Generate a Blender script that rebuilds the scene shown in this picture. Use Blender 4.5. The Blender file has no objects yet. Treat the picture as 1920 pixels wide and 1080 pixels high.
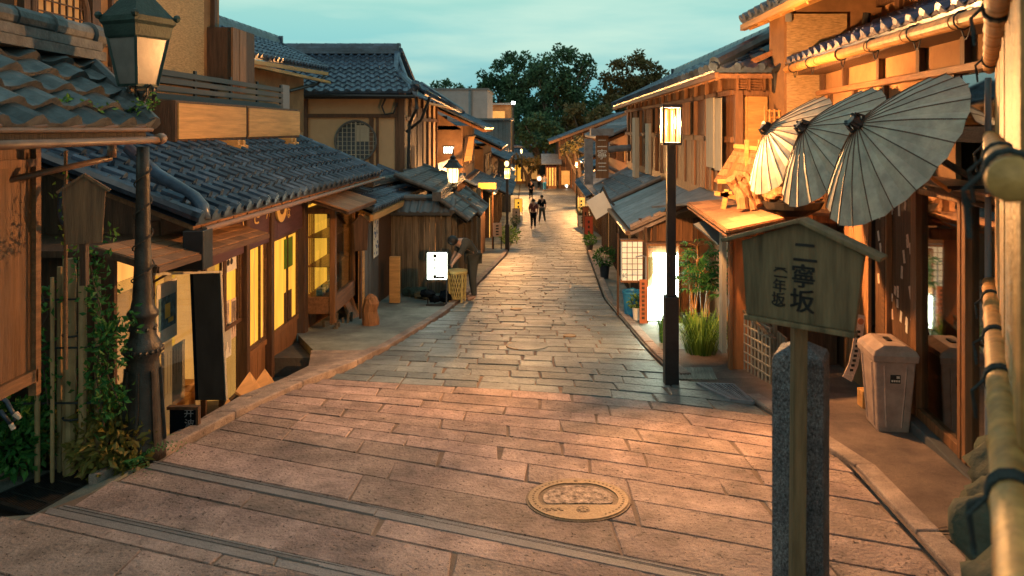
import bpy, math, random
from mathutils import Vector as V, Matrix, noise as mnoise
R = math.radians
random.seed(7)
SC = bpy.context.scene
COL = SC.collection

# ------------------------------------------------------------------ camera
F = 1400.0
cd = bpy.data.cameras.new('camera'); cam = bpy.data.objects.new('camera', cd); COL.objects.link(cam)
cam.location = (0, 0, 0); cam.rotation_euler = (R(90), 0, 0)
cd.sensor_width = 36; cd.lens = 36 * F / 1920
cd.shift_x = -40 / 1920; cd.shift_y = -300 / 1920
cd.clip_end = 3000; cd.clip_start = .05
cd.dof.use_dof = True; cd.dof.focus_distance = 8.5; cd.dof.aperture_fstop = 3.2
SC.camera = cam
# ------------------------------------------------------------------ sky (dusk)
w = bpy.data.worlds.new("World"); SC.world = w; w.use_nodes = True
nt = w.node_tree; N = nt.nodes; L = nt.links; N.clear()
out = N.new('ShaderNodeOutputWorld'); bg = N.new('ShaderNodeBackground')
sky = N.new('ShaderNodeTexSky'); sky.sky_type = 'NISHITA'; sky.sun_disc = False
SUN_EL, SUN_ROT = R(1.5), R(200)
sky.sun_elevation = SUN_EL; sky.sun_rotation = SUN_ROT; sky.altitude = 100; sky.air_density = 1.2; sky.ozone_density = 3
tc = N.new('ShaderNodeTexCoord'); sep = N.new('ShaderNodeSeparateXYZ'); L.new(tc.outputs['Generated'], sep.inputs[0])
ramp = N.new('ShaderNodeValToRGB'); L.new(sep.outputs['Z'], ramp.inputs[0])
e = ramp.color_ramp.elements
e[0].position = 0.0; e[0].color = (.11, .29, .34, 1)
e[1].position = 1.0; e[1].color = (.10, .24, .30, 1)
for p, c in ((.05, (.125, .345, .385, 1)), (.12, (.19, .43, .42, 1)), (.2, (.29, .50, .41, 1)), (.5, (.16, .33, .36, 1))):
    x = e.new(p); x.color = c
mp = N.new('ShaderNodeMapping'); L.new(tc.outputs['Generated'], mp.inputs[0]); mp.inputs['Scale'].default_value = (1.3, 1.3, 8)
mp.inputs['Rotation'].default_value = (0, R(-8), 0)
cn = N.new('ShaderNodeTexNoise'); L.new(mp.outputs[0], cn.inputs[0]); cn.inputs['Scale'].default_value = 1.7; cn.inputs['Detail'].default_value = 7; cn.inputs['Roughness'].default_value = .5
cr = N.new('ShaderNodeValToRGB'); L.new(cn.outputs[0], cr.inputs[0]); cr.color_ramp.elements[0].position = .46; cr.color_ramp.elements[1].position = .64
cr.color_ramp.elements[1].color = (.8, .8, .8, 1)
mx = N.new('ShaderNodeMix'); mx.data_type = 'RGBA'; L.new(cr.outputs[0], mx.inputs[0]); L.new(ramp.outputs[0], mx.inputs[6]); mx.inputs[7].default_value = (.40, .56, .47, 1)
sc2 = N.new('ShaderNodeVectorMath'); sc2.operation = 'SCALE'; L.new(sky.outputs[0], sc2.inputs[0]); sc2.inputs['Scale'].default_value = .02
ad = N.new('ShaderNodeVectorMath'); ad.operation = 'ADD'; L.new(mx.outputs[2], ad.inputs[0]); L.new(sc2.outputs[0], ad.inputs[1])
L.new(ad.outputs[0], bg.inputs[0]); bg.inputs[1].default_value = 1.12
L.new(bg.outputs[0], out.inputs[0])
# afterglow of the set sun, very soft
sl = bpy.data.lights.new('sun', 'SUN'); sl.energy = .22; sl.angle = R(30); sl.color = (1, .72, .5)
so = bpy.data.objects.new('sun', sl); COL.objects.link(so); so.rotation_euler = (R(60), 0, R(-25))
SC.view_settings.view_transform = 'Standard'; SC.view_settings.look = 'None'
SC.view_settings.exposure = 0.45; SC.view_settings.gamma = 1
SC.cycles.max_bounces = 6; SC.cycles.diffuse_bounces = 3; SC.cycles.glossy_bounces = 3
SC.cycles.transparent_max_bounces = 12; SC.cycles.sample_clamp_indirect = 4; SC.cycles.use_denoising = True
SC.cycles.caustics_reflective = False; SC.cycles.caustics_refractive = False
LAMP = (1.0, .46, .15)      # colour of the street lamps
LAMP_K = 1750                # watts of the street lamp bulbs

# ------------------------------------------------------------------ geometry helpers
def P(px, py, Y): return V(((px - 1000) * Y / F, Y, (240 - py) * Y / F))
def oX(px, py, X): return P(px, py, X * F / (px - 1000))
def gz(Y):
    if Y < 43: return -(1.97 + .088 * Y)
    return -(5.754 + .02 * (min(Y, 95) - 43))
def G(px, py):      # point of the road seen at a pixel
    Y = 1.97 / ((py - 240) / F - .088); return V(((px - 1000) * Y / F, Y, gz(Y)))
def interp(t, pts):
    if t <= pts[0][0]: return pts[0][1]
    for (a, b), (c, d) in zip(pts, pts[1:]):
        if t <= c: return b + (d - b) * (t - a) / (c - a)
    return pts[-1][1]
XLp = [(1, -4.2), (3.4, -3.75), (4.4, -3.2), (4.74, -2.95), (5.7, -2.74), (7.3, -2.51), (8.2, -2.1), (9.6, -1.82), (12.2, -1.43), (16, -1.2), (24, -.85), (43, -.95), (60, -1.2), (95, -1.6)]
XRp = [(1, 1.8), (3, 2.0), (3.85, 2.12), (5.5, 2.28), (6.7, 2.12), (7.4, 2.0), (8.0, 1.56), (8.5, 1.48), (9.46, 1.42), (14, 1.32), (25.8, 1.84), (35.9, 2.4), (43, 2.6), (55, 3.2), (70, 4.5), (95, 6)]
def XL(Y): return interp(Y, XLp)
def XR(Y): return interp(Y, XRp)
Z = V((0, 0, 1))
class MB:
    def __init__(s): s.v = []; s.f = []
    def add(s, vs, fs):
        n = len(s.v); s.v += [tuple(x) for x in vs]; s.f += [tuple(i + n for i in f) for f in fs]; return s
    def poly(s, *p): return s.add(p, [tuple(range(len(p)))])
    def box(s, x0, x1, y0, y1, z0, z1):
        return s.add([(x, y, z) for x in (x0, x1) for y in (y0, y1) for z in (z0, z1)],
                     [(0, 1, 3, 2), (4, 6, 7, 5), (0, 4, 5, 1), (2, 3, 7, 6), (0, 2, 6, 4), (1, 5, 7, 3)])
    def obox(s, c, ax, ay, az):
        c, ax, ay, az = V(c), V(ax), V(ay), V(az)
        return s.add([c + ax * i + ay * j + az * k for i in (-1, 1) for j in (-1, 1) for k in (-1, 1)],
                     [(0, 1, 3, 2), (4, 6, 7, 5), (0, 4, 5, 1), (2, 3, 7, 6), (0, 2, 6, 4), (1, 5, 7, 3)])
    def beam(s, p0, p1, w, h, up=Z):
        p0, p1 = V(p0), V(p1); d = p1 - p0; l = d.length
        if l < 1e-6: return s
        d = d / l
        sd = d.cross(V(up))
        if sd.length < 1e-4: sd = d.cross(V((0, 1, 0)))
        sd.normalize(); u = sd.cross(d)
        return s.obox((p0 + p1) / 2, d * l / 2, sd * w / 2, u * h / 2)
    def slab(s, a, b, c, d, t):     # quad a b c d, t = thickness below
        a, b, c, d = map(V, (a, b, c, d)); n = (b - a).cross(d - a).normalized() * -t
        return s.add([a, b, c, d, a + n, b + n, c + n, d + n], [(0, 1, 2, 3), (7, 6, 5, 4), (0, 4, 5, 1), (1, 5, 6, 2), (2, 6, 7, 3), (3, 7, 4, 0)])
    def prism(s, pts, d):
        pts = [V(p) for p in pts]; n = len(pts); d = V(d)
        return s.add(pts + [p + d for p in pts], [tuple(range(n)), tuple(range(2 * n - 1, n - 1, -1))] + [(i, i + n, (i + 1) % n + n, (i + 1) % n) for i in range(n)])
    def path(s, pts, r, n=8, caps=True):
        pts = [V(p) for p in pts]; m = len(pts); rr = r if isinstance(r, (list, tuple)) else [r] * m
        vs = []; prev = None
        for i, p in enumerate(pts):
            d = (pts[min(i + 1, m - 1)] - pts[max(i - 1, 0)]).normalized()
            a = d.cross(prev[1]) if prev else d.cross(Z if abs(d.z) < .9 else V((1, 0, 0)))
            if a.length < 1e-5: a = d.cross(V((1, 0, 0)))
            a.normalize(); b = a.cross(d).normalized()
            prev = (a, b) if False else (a, b)
            a2 = b.cross(d).normalized() * -1
            for k in range(n):
                t = 2 * math.pi * k / n; vs.append(p + (a2 * math.cos(t) + b * math.sin(t)) * rr[i])
        fs = [(i * n + k, i * n + (k + 1) % n, (i + 1) * n + (k + 1) % n, (i + 1) * n + k) for i in range(m - 1) for k in range(n)]
        if caps: fs += [tuple(range(n))[::-1], tuple(range((m - 1) * n, m * n))]
        return s.add(vs, fs)
    def tube(s, p0, p1, r, r1=None, n=8): return s.path([p0, p1], [r, r if r1 is None else r1], n)
    def lathe(s, c, prof, n=16, rot=0, sq=False):
        vs = []
        for r, z in prof:
            for k in range(n):
                t = 2 * math.pi * k / n + rot; vs.append((c[0] + r * math.cos(t), c[1] + r * math.sin(t), c[2] + z))
        m = len(prof)
        fs = [(i * n + k, i * n + (k + 1) % n, (i + 1) * n + (k + 1) % n, (i + 1) * n + k) for i in range(m - 1) for k in range(n)]
        fs += [tuple(range(n))[::-1], tuple(range((m - 1) * n, m * n))]
        return s.add(vs, fs)
    def ball(s, c, r, n=8, sx=1, sy=1, sz=1, jit=0):
        c = V(c); vs = []; m = max(4, n // 2 + 1)
        for i in range(m + 1):
            a = math.pi * i / m
            for k in range(n):
                t = 2 * math.pi * k / n; q = r * (1 + random.uniform(-jit, jit))
                vs.append(c + V((q * sx * math.sin(a) * math.cos(t), q * sy * math.sin(a) * math.sin(t), q * sz * math.cos(a))))
        return s.add(vs, [(i * n + k, i * n + (k + 1) % n, (i + 1) * n + (k + 1) % n, (i + 1) * n + k) for i in range(m) for k in range(n)])
    def planks(s, O, u, up, n, t, jit=.004, gap=.006, lenj=0):
        O, u, up = V(O), V(u), V(up); nr = u.cross(up).normalized(); w = u.length / n; du = u.normalized()
        for i in range(n):
            o = O + du * (w * i + gap / 2) + nr * random.uniform(-jit, jit)
            a = o; b = o + du * (w - gap); c = b + up * (1 + random.uniform(-lenj, lenj)); d = a + up * (1 + random.uniform(-lenj, lenj))
            s.slab(a, b, c, d, t)
        return s
    def islands(s):
        par = list(range(len(s.v)))
        def find(a):
            while par[a] != a: par[a] = par[par[a]]; a = par[a]
            return a
        for f in s.f:
            a = find(f[0])
            for b in f[1:]: par[find(b)] = a
        gs = {}
        for f in s.f: gs.setdefault(find(f[0]), []).append(f)
        res = []
        for fs in gs.values():
            ids = sorted({i for f in fs for i in f}); mp_ = {i: k for k, i in enumerate(ids)}; q = MB(); q.v = [s.v[i] for i in ids]; q.f = [tuple(mp_[i] for i in f) for f in fs]; res.append(q)
        return res
    def rock(s, c, r, sx=1, sy=1, sz=1, amt=.35, n=18):
        c = V(c); off = V((random.uniform(0, 50), 3, 1)); k = MB(); k.ball((0, 0, 0), 1, n)
        for p in k.v:
            p = V(p); q = 1 + amt * mnoise.noise(p * 1.3 + off) + amt * .45 * mnoise.noise(p * 3.6 + off); s.v.append(tuple(c + V((p.x * sx, p.y * sy, p.z * sz)) * r * q))
        b = len(s.v) - len(k.v); s.f += [tuple(i + b for i in f) for f in k.f]; return s
    def build(s, name, m, parent=None, smooth=False, bevel=0, label=None, cat=None, group=None, kind=None):
        if parent is not None and name in SPLIT:
            isl = s.islands()
            if 1 < len(isl) <= 40:
                for q in isl: o = q.build('#' + name, m, parent, smooth, bevel, label, cat, group, kind)
                return o
        name = name.lstrip('#')
        me = bpy.data.meshes.new(name)
        if parent is not None: off = WL[parent.name]
        elif kind == 'structure' or not s.v: off = V((0, 0, 0))
        else:
            xs = [p[0] for p in s.v]; ys = [p[1] for p in s.v]; off = V(((min(xs) + max(xs)) / 2, (min(ys) + max(ys)) / 2, min(p[2] for p in s.v)))
        me.from_pydata([(x - off.x, y - off.y, z - off.z) for x, y, z in s.v], [], s.f)
        me.materials.append(m); me.validate(); me.update()
        if smooth: me.polygons.foreach_set('use_smooth', [True] * len(me.polygons))
        o = bpy.data.objects.new(name, me); COL.objects.link(o)
        if parent is not None: o.parent = parent
        else: o.location = off
        WL[o.name] = off
        if bevel:
            b = o.modifiers.new('bevel', 'BEVEL'); b.width = bevel; b.segments = 2; b.limit_method = 'ANGLE'; b.angle_limit = R(40)
        tag(o, label, cat, group, kind)
        return o
WL = {}
SPLIT = {'post', 'upper_post', 'frieze_post', 'corner_post', 'narrow_shutter', 'leg', 'foot', 'display_goods', 'display_stand', 'box_support', 'lit_back', 'hanging_blind', 'bark_slab', 'lower_post', 'eave_tile_end', 'cane', 'pole_clamp', 'sticker', 'ornamental_rock', 'plywood_board', 'gutter_hook', 'tie', 'side_wall', 'base_ornament', 'frame_post'}
def tag(o, label=None, cat=None, group=None, kind=None):
    for k, v_ in (('label', label), ('category', cat), ('group', group), ('kind', kind)):
        if v_: o[k] = v_
    return o
def thing(name, label, cat, loc, group=None):
    o = bpy.data.objects.new(name, None); COL.objects.link(o); o.location = loc; o.empty_display_size = .2
    WL[o.name] = V(loc); return tag(o, label, cat, group)
def copy_tree(o, loc=None, parent=None, label=None, rz=None):
    c = o.copy(); COL.objects.link(c)
    if parent is not None: c.parent = parent
    if loc is not None: c.location = loc; WL[c.name] = V(loc)
    if label: c['label'] = label
    if rz is not None: c.rotation_euler = (0, 0, rz)
    for ch in list(o.children): copy_tree(ch, None, c)
    return c
def glyph(mb, txt, O, u, v_, size, depth=.004):
    """append text outlines: origin O (centre), u right, v_ up"""
    c = bpy.data.curves.new('g', 'FONT'); c.body = txt; c.align_x = 'CENTER'; c.align_y = 'CENTER'; c.extrude = .5; c.size = 1; c.resolution_u = 3
    o = bpy.data.objects.new('g', c); COL.objects.link(o)
    dg = bpy.context.evaluated_depsgraph_get(); me = bpy.data.meshes.new_from_object(o.evaluated_get(dg))
    O, u, v_ = V(O), V(u).normalized(), V(v_).normalized(); n = u.cross(v_)
    mb.add([O + u * p.co.x * size + v_ * p.co.y * size + n * p.co.z * depth for p in me.vertices], [tuple(p.vertices) for p in me.polygons])
    bpy.data.objects.remove(o); bpy.data.curves.remove(c); bpy.data.meshes.remove(me)
    return mb

# ------------------------------------------------------------------ materials
def mat(name, c, rough=.6, metal=0, var=.18, hvar=0, ns=4, na=.25, st=(1, 1, 1), bs=30, bd=.15, bst=None, c2=None, pits=0, emis=None, es=0, trans=0, spec=.4, coat=0, stain=0, ss=1.2):
    m = bpy.data.materials.new(name); m.use_nodes = True; t = m.node_tree; n = t.nodes; l = t.links
    b = n['Principled BSDF']; b.inputs['Roughness'].default_value = rough; b.inputs['Metallic'].default_value = metal
    b.inputs['Specular IOR Level'].default_value = spec
    tcn = n.new('ShaderNodeTexCoord'); geo = n.new('ShaderNodeNewGeometry')
    # shift the pattern per island so that boards and stones differ
    isl = n.new('ShaderNodeVectorMath'); isl.operation = 'SCALE'; isl.inputs[0].default_value = (13.1, 7.7, 5.3); l.new(geo.outputs['Random Per Island'], isl.inputs['Scale'])
    addv = n.new('ShaderNodeVectorMath'); addv.operation = 'ADD'; l.new(tcn.outputs['Object'], addv.inputs[0]); l.new(isl.outputs[0], addv.inputs[1])
    mp = n.new('ShaderNodeMapping'); l.new(addv.outputs[0], mp.inputs[0]); mp.inputs['Scale'].default_value = st
    nz = n.new('ShaderNodeTexNoise'); l.new(mp.outputs[0], nz.inputs[0]); nz.inputs['Scale'].default_value = ns; nz.inputs['Detail'].default_value = 6; nz.inputs['Roughness'].default_value = .65
    rp = n.new('ShaderNodeValToRGB'); l.new(nz.outputs[0], rp.inputs[0])
    c = V(c[:3]); lo = V(c2[:3]) if c2 else c * (1 - na); hi = c if c2 else c * (1 + na)
    rp.color_ramp.elements[0].position = .3; rp.color_ramp.elements[1].position = .7
    rp.color_ramp.elements[0].color = (*lo, 1); rp.color_ramp.elements[1].color = (*hi, 1)
    hs = n.new('ShaderNodeHueSaturation'); l.new(rp.outputs[0], hs.inputs['Color'])
    mr = n.new('ShaderNodeMapRange'); l.new(geo.outputs['Random Per Island'], mr.inputs[0]); mr.inputs[3].default_value = 1 - var; mr.inputs[4].default_value = 1 + var
    l.new(mr.outputs[0], hs.inputs['Value'])
    if hvar:
        mh = n.new('ShaderNodeMapRange'); l.new(geo.outputs['Random Per Island'], mh.inputs[0]); mh.inputs[3].default_value = .5 + hvar; mh.inputs[4].default_value = .5 - hvar
        l.new(mh.outputs[0], hs.inputs['Hue'])
    colout = hs.outputs[0]
    mp2 = n.new('ShaderNodeMapping'); l.new(addv.outputs[0], mp2.inputs[0]); mp2.inputs['Scale'].default_value = bst or st
    n2 = n.new('ShaderNodeTexNoise'); l.new(mp2.outputs[0], n2.inputs[0]); n2.inputs['Scale'].default_value = bs; n2.inputs['Detail'].default_value = 4
    h = n2.outputs[0]
    if pits:
        n3 = n.new('ShaderNodeTexNoise'); l.new(tcn.outputs['Object'], n3.inputs[0]); n3.inputs['Scale'].default_value = 260; n3.inputs['Detail'].default_value = 2
        mxs = n.new('ShaderNodeMix'); mxs.data_type = 'RGBA'; mxs.blend_type = 'MULTIPLY'; mxs.inputs[0].default_value = 1
        r3 = n.new('ShaderNodeValToRGB'); l.new(n3.outputs[0], r3.inputs[0]); r3.color_ramp.elements[0].position = .38; r3.color_ramp.elements[0].color = (.62, .6, .6, 1); r3.color_ramp.elements[1].position = .6; r3.color_ramp.elements[1].color = (1.15, 1.15, 1.15, 1)
        l.new(colout, mxs.inputs[6]); l.new(r3.outputs[0], mxs.inputs[7])
        vo = n.new('ShaderNodeTexNoise'); l.new(addv.outputs[0], vo.inputs[0]); vo.inputs['Scale'].default_value = 42; vo.inputs['Detail'].default_value = 1
        r4 = n.new('ShaderNodeValToRGB'); l.new(vo.outputs[0], r4.inputs[0]); r4.color_ramp.elements[0].position = .25; r4.color_ramp.elements[1].position = .33; r4.color_ramp.elements[0].color = (1 - pits, 1 - pits, 1 - pits, 1)
        mx4 = n.new('ShaderNodeMix'); mx4.data_type = 'RGBA'; mx4.blend_type = 'MULTIPLY'; mx4.inputs[0].default_value = 1
        l.new(mxs.outputs[2], mx4.inputs[6]); l.new(r4.outputs[0], mx4.inputs[7]); colout = mx4.outputs[2]
        ma = n.new('ShaderNodeMath'); ma.operation = 'ADD'; l.new(h, ma.inputs[0]); l.new(r4.outputs[0], ma.inputs[1]); h = ma.outputs[0]
    if stain:
        n5 = n.new('ShaderNodeTexNoise'); l.new(tcn.outputs['Object'], n5.inputs[0]); n5.inputs['Scale'].default_value = ss; n5.inputs['Detail'].default_value = 8; n5.inputs['Roughness'].default_value = .7
        r5_ = n.new('ShaderNodeValToRGB'); l.new(n5.outputs[0], r5_.inputs[0]); r5_.color_ramp.elements[0].position = .40; r5_.color_ramp.elements[1].position = .60
        r5_.color_ramp.elements[0].color = (1 - stain, 1 - stain, 1 - stain * .9, 1); r5_.color_ramp.elements[1].color = (1.08, 1.08, 1.08, 1)
        m5 = n.new('ShaderNodeMix'); m5.data_type = 'RGBA'; m5.blend_type = 'MULTIPLY'; m5.inputs[0].default_value = 1; l.new(colout, m5.inputs[6]); l.new(r5_.outputs[0], m5.inputs[7]); colout = m5.outputs[2]
        mr5 = n.new('ShaderNodeMapRange'); l.new(n5.outputs[0], mr5.inputs[0]); mr5.inputs[3].default_value = min(1, rough + .12); mr5.inputs[4].default_value = max(.1, rough - .18); l.new(mr5.outputs[0], b.inputs['Roughness'])
    l.new(colout, b.inputs['Base Color'])
    if bd:
        bp = n.new('ShaderNodeBump'); bp.inputs['Strength'].default_value = bd; bp.inputs['Distance'].default_value = .02; l.new(h, bp.inputs['Height']); l.new(bp.outputs[0], b.inputs['Normal'])
    if trans: b.inputs['Transmission Weight'].default_value = trans
    if coat: b.inputs['Coat Weight'].default_value = coat
    if emis:
        mm = n.new('ShaderNodeMix'); mm.data_type = 'RGBA'; mm.blend_type = 'MULTIPLY'; mm.inputs[0].default_value = .5 if es < 20 else 0
        mm.inputs[6].default_value = (*emis, 1); r5 = n.new('ShaderNodeValToRGB'); l.new(nz.outputs[0], r5.inputs[0]); r5.color_ramp.elements[0].position = .35; r5.color_ramp.elements[0].color = (.45, .4, .35, 1); r5.color_ramp.elements[1].position = .6
        l.new(r5.outputs[0], mm.inputs[7]); l.new(mm.outputs[2], b.inputs['Emission Color']); b.inputs['Emission Strength'].default_value = es
    return m
def glassmat(name, tint=(.85, .9, .9), k=.3):
    m = bpy.data.materials.new(name); m.use_nodes = True; t = m.node_tree; n = t.nodes; l = t.links; n.clear()
    o = n.new('ShaderNodeOutputMaterial'); g = n.new('ShaderNodeBsdfGlossy'); g.inputs['Roughness'].default_value = .03; g.inputs[0].default_value = (.9, .9, .9, 1)
    tr = n.new('ShaderNodeBsdfTransparent'); tr.inputs[0].default_value = (*tint, 1); mxx = n.new('ShaderNodeMixShader')
    lw = n.new('ShaderNodeLayerWeight'); lw.inputs[0].default_value = .5
    pw = n.new('ShaderNodeMath'); pw.operation = 'POWER'; pw.inputs[1].default_value = 3.5; l.new(lw.outputs['Facing'], pw.inputs[0])
    ml = n.new('ShaderNodeMath'); ml.operation = 'MULTIPLY_ADD'; ml.inputs[1].default_value = .8; ml.inputs[2].default_value = k * .25; l.new(pw.outputs[0], ml.inputs[0])
    l.new(ml.outputs[0], mxx.inputs[0]); l.new(tr.outputs[0], mxx.inputs[1]); l.new(g.outputs[0], mxx.inputs[2]); l.new(mxx.outputs[0], o.inputs[0]); return m
ZG = (9, 9, .7)     # grain running up
YG = (9, .7, 9)     # grain running along the street
XG = (.7, 9, 9)
m_stone = mat('pink granite', (.39, .275, .23), .78, var=.2, hvar=.007, ns=4, na=.38, bs=38, bd=1.0, pits=.7, stain=.38)
m_stone2 = mat('grey granite', (.18, .20, .195), .52, var=.38, hvar=.01, ns=5, na=.25, bs=30, bd=.8, pits=.5, stain=.4, ss=.9)
m_mortar = mat('mortar', (.175, .12, .09), .95, ns=8, bs=80, bd=.4)
m_asph = mat('asphalt', (.17, .12, .095), .92, ns=2.2, na=.25, bs=120, bd=.4, pits=.25, stain=.4)
m_conc = mat('concrete', (.23, .245, .21), .8, ns=1.6, na=.3, bs=60, bd=.3, pits=.2, stain=.4)
m_earth = mat('earth', (.07, .06, .05), .95, ns=3, bs=20, bd=.5)
m_kerb = mat('kerb stone', (.34, .26, .215), .85, var=.14, ns=5, na=.25, bs=50, bd=.5, pits=.4, stain=.4, ss=2.5)
m_bluest = mat('post granite', (.125, .135, .145), .75, ns=120, na=.95, bs=90, bd=.7, pits=.5, st=(1, 1, .6), stain=.45, ss=5)
m_tile = mat('roof tile', (.050, .074, .112), .36, var=.35, ns=7, na=.45, bs=30, bd=.12, spec=.5, stain=.35, ss=2)
m_tileold = mat('old roof tile', (.085, .085, .085), .55, var=.35, ns=9, na=.5, bs=30, bd=.3)
m_tilebl = mat('blue roof tile', (.06, .085, .16), .35, var=.2, ns=7, na=.3, bs=30, bd=.1)
m_tilegr = mat('grey metal roof', (.14, .15, .17), .5, var=.3, ns=5, na=.4, bs=30, bd=.15)
m_dwood = mat('dark wood', (.085, .042, .022), .6, ns=3, na=.5, st=ZG, bs=14, bd=.4)
m_dwoodY = mat('dark wood along', (.085, .042, .022), .6, ns=3, na=.5, st=YG, bs=14, bd=.4)
m_bwood = mat('brown wood', (.21, .095, .04), .55, ns=3, na=.45, st=ZG, bs=14, bd=.35)
m_bwoodY = mat('brown wood along', (.22, .10, .042), .55, ns=3, na=.45, st=YG, bs=14, bd=.35)
m_lwood = mat('light wood', (.50, .26, .085), .6, var=.12, ns=2.5, na=.3, st=(1.2, .5, 9), bs=14, bd=.25)
m_shin = mat('wood shingles', (.25, .125, .06), .75, var=.28, ns=3, na=.3, st=(2, 8, 2), bs=20, bd=.4)
m_fence = mat('weathered boards', (.14, .11, .075), .8, var=.35, ns=2.5, na=.6, st=(10, 10, .6), bs=14, bd=.6)
m_olive = mat('mossy sign wood', (.20, .15, .08), .75, var=.1, ns=3.2, st=(6, 6, .6), c2=(.06, .045, .022), bs=12, bd=.35)
m_plast = mat('ochre plaster', (.43, .29, .17), .9, ns=1.5, na=.12, bs=70, bd=.15)
m_plast2 = mat('orange plaster', (.27, .14, .06), .9, ns=1.5, na=.25, bs=70, bd=.15, stain=.25)
m_grass_mat = mat('reed blind', (.42, .27, .13), .85, ns=14, na=.45, st=(1, 1, 6), bs=60, bd=.5, bst=(1, 1, 8))
m_blind = mat('cloth blind', (.36, .32, .25), .9, ns=6, na=.15, st=(3, 3, .4), bs=40, bd=.2)
m_black = mat('black metal', (.025, .025, .027), .4, metal=.3, ns=9, na=.3, bs=60, bd=.1)
m_iron = mat('painted cast iron', (.055, .045, .038), .42, metal=.35, ns=8, na=.5, bs=60, bd=.25)
m_copper = mat('verdigris copper', (.018, .034, .028), .5, metal=.2, ns=8, na=.4, bs=50, bd=.2)
m_gutter = mat('brown gutter', (.18, .10, .06), .4, ns=8, na=.3, bd=.05)
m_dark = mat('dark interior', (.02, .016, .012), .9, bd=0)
m_grey = mat('grey siding', (.20, .205, .22), .7, ns=2, na=.12, bd=.05)
m_slate = mat('dark corrugated', (.09, .095, .10), .45, ns=2, na=.2, bd=.1)
m_frost = mat('frosted glass', (.17, .15, .135), .22, ns=3, na=.25, bd=.02, spec=.6)
m_paper = mat('white paper', (.62, .57, .48), .8, ns=20, na=.1, bd=.03)
m_ppink = mat('notice paper', (.55, .40, .30), .8, ns=60, na=.3, bd=.03)
m_pblue = mat('blue print', (.05, .12, .16), .6, ns=16, na=1.2, bd=.03)
m_pyel = mat('yellow print', (.65, .45, .08), .6, bd=.03)
m_black2 = mat('black cloth', (.006, .009, .013), 1.0, spec=0, bs=80, bd=.2)
m_ink = mat('black ink', (.015, .014, .013), .6, bd=0, na=0)
m_gold = mat('gold lettering', (.62, .43, .16), .5, bd=0)
m_white = mat('white paint', (.72, .70, .64), .6, ns=4, na=.08, bd=.03)
m_win = mat('lit yellow window', (.3, .18, .04), .7, ns=2.2, st=(1, 4, .35), emis=(1, .46, .045), es=.85, bd=0)
m_win2 = mat('lit warm wall', (.5, .3, .1), .7, ns=1.3, emis=(1, .42, .10), es=.42, bd=0)
m_win3 = mat('lit shop interior', (.5, .3, .1), .7, ns=1.6, st=(1, 2.5, .5), emis=(1, .46, .11), es=.7, bd=0)
m_curt = mat('lit tan curtain', (.5, .28, .12), .8, ns=1.2, emis=(1, .45, .14), es=.32, bd=0)
m_winfar = mat('lit far shop front', (.5, .35, .1), .7, ns=1.1, emis=(1, .5, .10), es=1.1, bd=0)
m_glow = mat('lit white sign', (.8, .8, .75), .6, ns=1, emis=(1, .97, .84), es=1.5, bd=0)
m_glow2 = mat('bright white sign', (.8, .8, .8), .6, ns=1, emis=(.84, 1, .76), es=17, bd=0)
m_glow3 = mat('white bulb', (.8, .8, .8), .6, ns=1, emis=(.9, 1, .8), es=22, bd=0)
def panemat(name, c, es, tr_=.6):
    m = bpy.data.materials.new(name); m.use_nodes = True; n = m.node_tree.nodes; l = m.node_tree.links; n.clear()
    o = n.new('ShaderNodeOutputMaterial'); a = n.new('ShaderNodeBsdfTransparent'); b = n.new('ShaderNodeEmission'); b.inputs[0].default_value = (*c, 1); b.inputs[1].default_value = es
    x = n.new('ShaderNodeMixShader'); x.inputs[0].default_value = 1 - tr_; l.new(a.outputs[0], x.inputs[1]); l.new(b.outputs[0], x.inputs[2]); l.new(x.outputs[0], o.inputs[0]); return m
m_lampg = panemat('street lamp pane', (1, .33, .045), 6)
m_lampw = mat('warm lantern pane', (.8, .7, .5), .6, ns=1, emis=(1, .62, .25), es=6, bd=0)
m_lampf = mat('far lantern pane', (.8, .7, .5), .6, ns=1, emis=(1, .48, .12), es=1600, bd=0)
m_glass = glassmat('shop glass'); m_glassd = glassmat('dark shop glass', (.4, .42, .4), .9)
m_bamb = mat('golden bamboo', (.44, .21, .06), .5, var=.2, ns=4, na=.45, st=(3, 3, 3), bs=20, bd=.2, spec=.35)
m_cord = mat('black cord', (.03, .035, .035), .9, bs=120, bd=.6)
m_rock = mat('rock', (.09, .085, .06), .9, var=.3, ns=5, c2=(.035, .055, .035), bs=14, bd=1.0)
m_umb = mat('oiled paper', (.42, .375, .29), .6, var=.07, ns=5, na=.2, bs=40, bd=.1, stain=.3, ss=4)
m_bin = mat('beige plastic', (.40, .29, .235), .45, ns=2, na=.06, bd=.03, stain=.22, ss=7)
m_blue = mat('blue plastic', (.03, .22, .45), .4, ns=2, na=.1, bd=.02)
m_brick = mat('terracotta', (.42, .14, .06), .7, ns=5, na=.2, bd=.1)
m_yelw = mat('woven bamboo', (.52, .42, .16), .6, var=.2, ns=9, na=.2, bd=.1)
m_bronze = mat('brass manhole', (.27, .185, .11), .6, metal=.2, ns=30, na=.2, bs=60, bd=.3)
m_bronzed = mat('dark bronze', (.16, .11, .075), .7, metal=.2, ns=40, na=.4, bs=60, bd=.4)
m_gravel = mat('stone inlay', (.34, .25, .19), .9, var=.5, ns=26, na=.9, bs=60, bd=.9)
m_skin = mat('skin', (.45, .27, .19), .6, bd=0)
m_drift = mat('driftwood', (.28, .13, .055), .75, var=.3, ns=3, na=.5, st=(8, 8, .8), bs=10, bd=.8)
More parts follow.
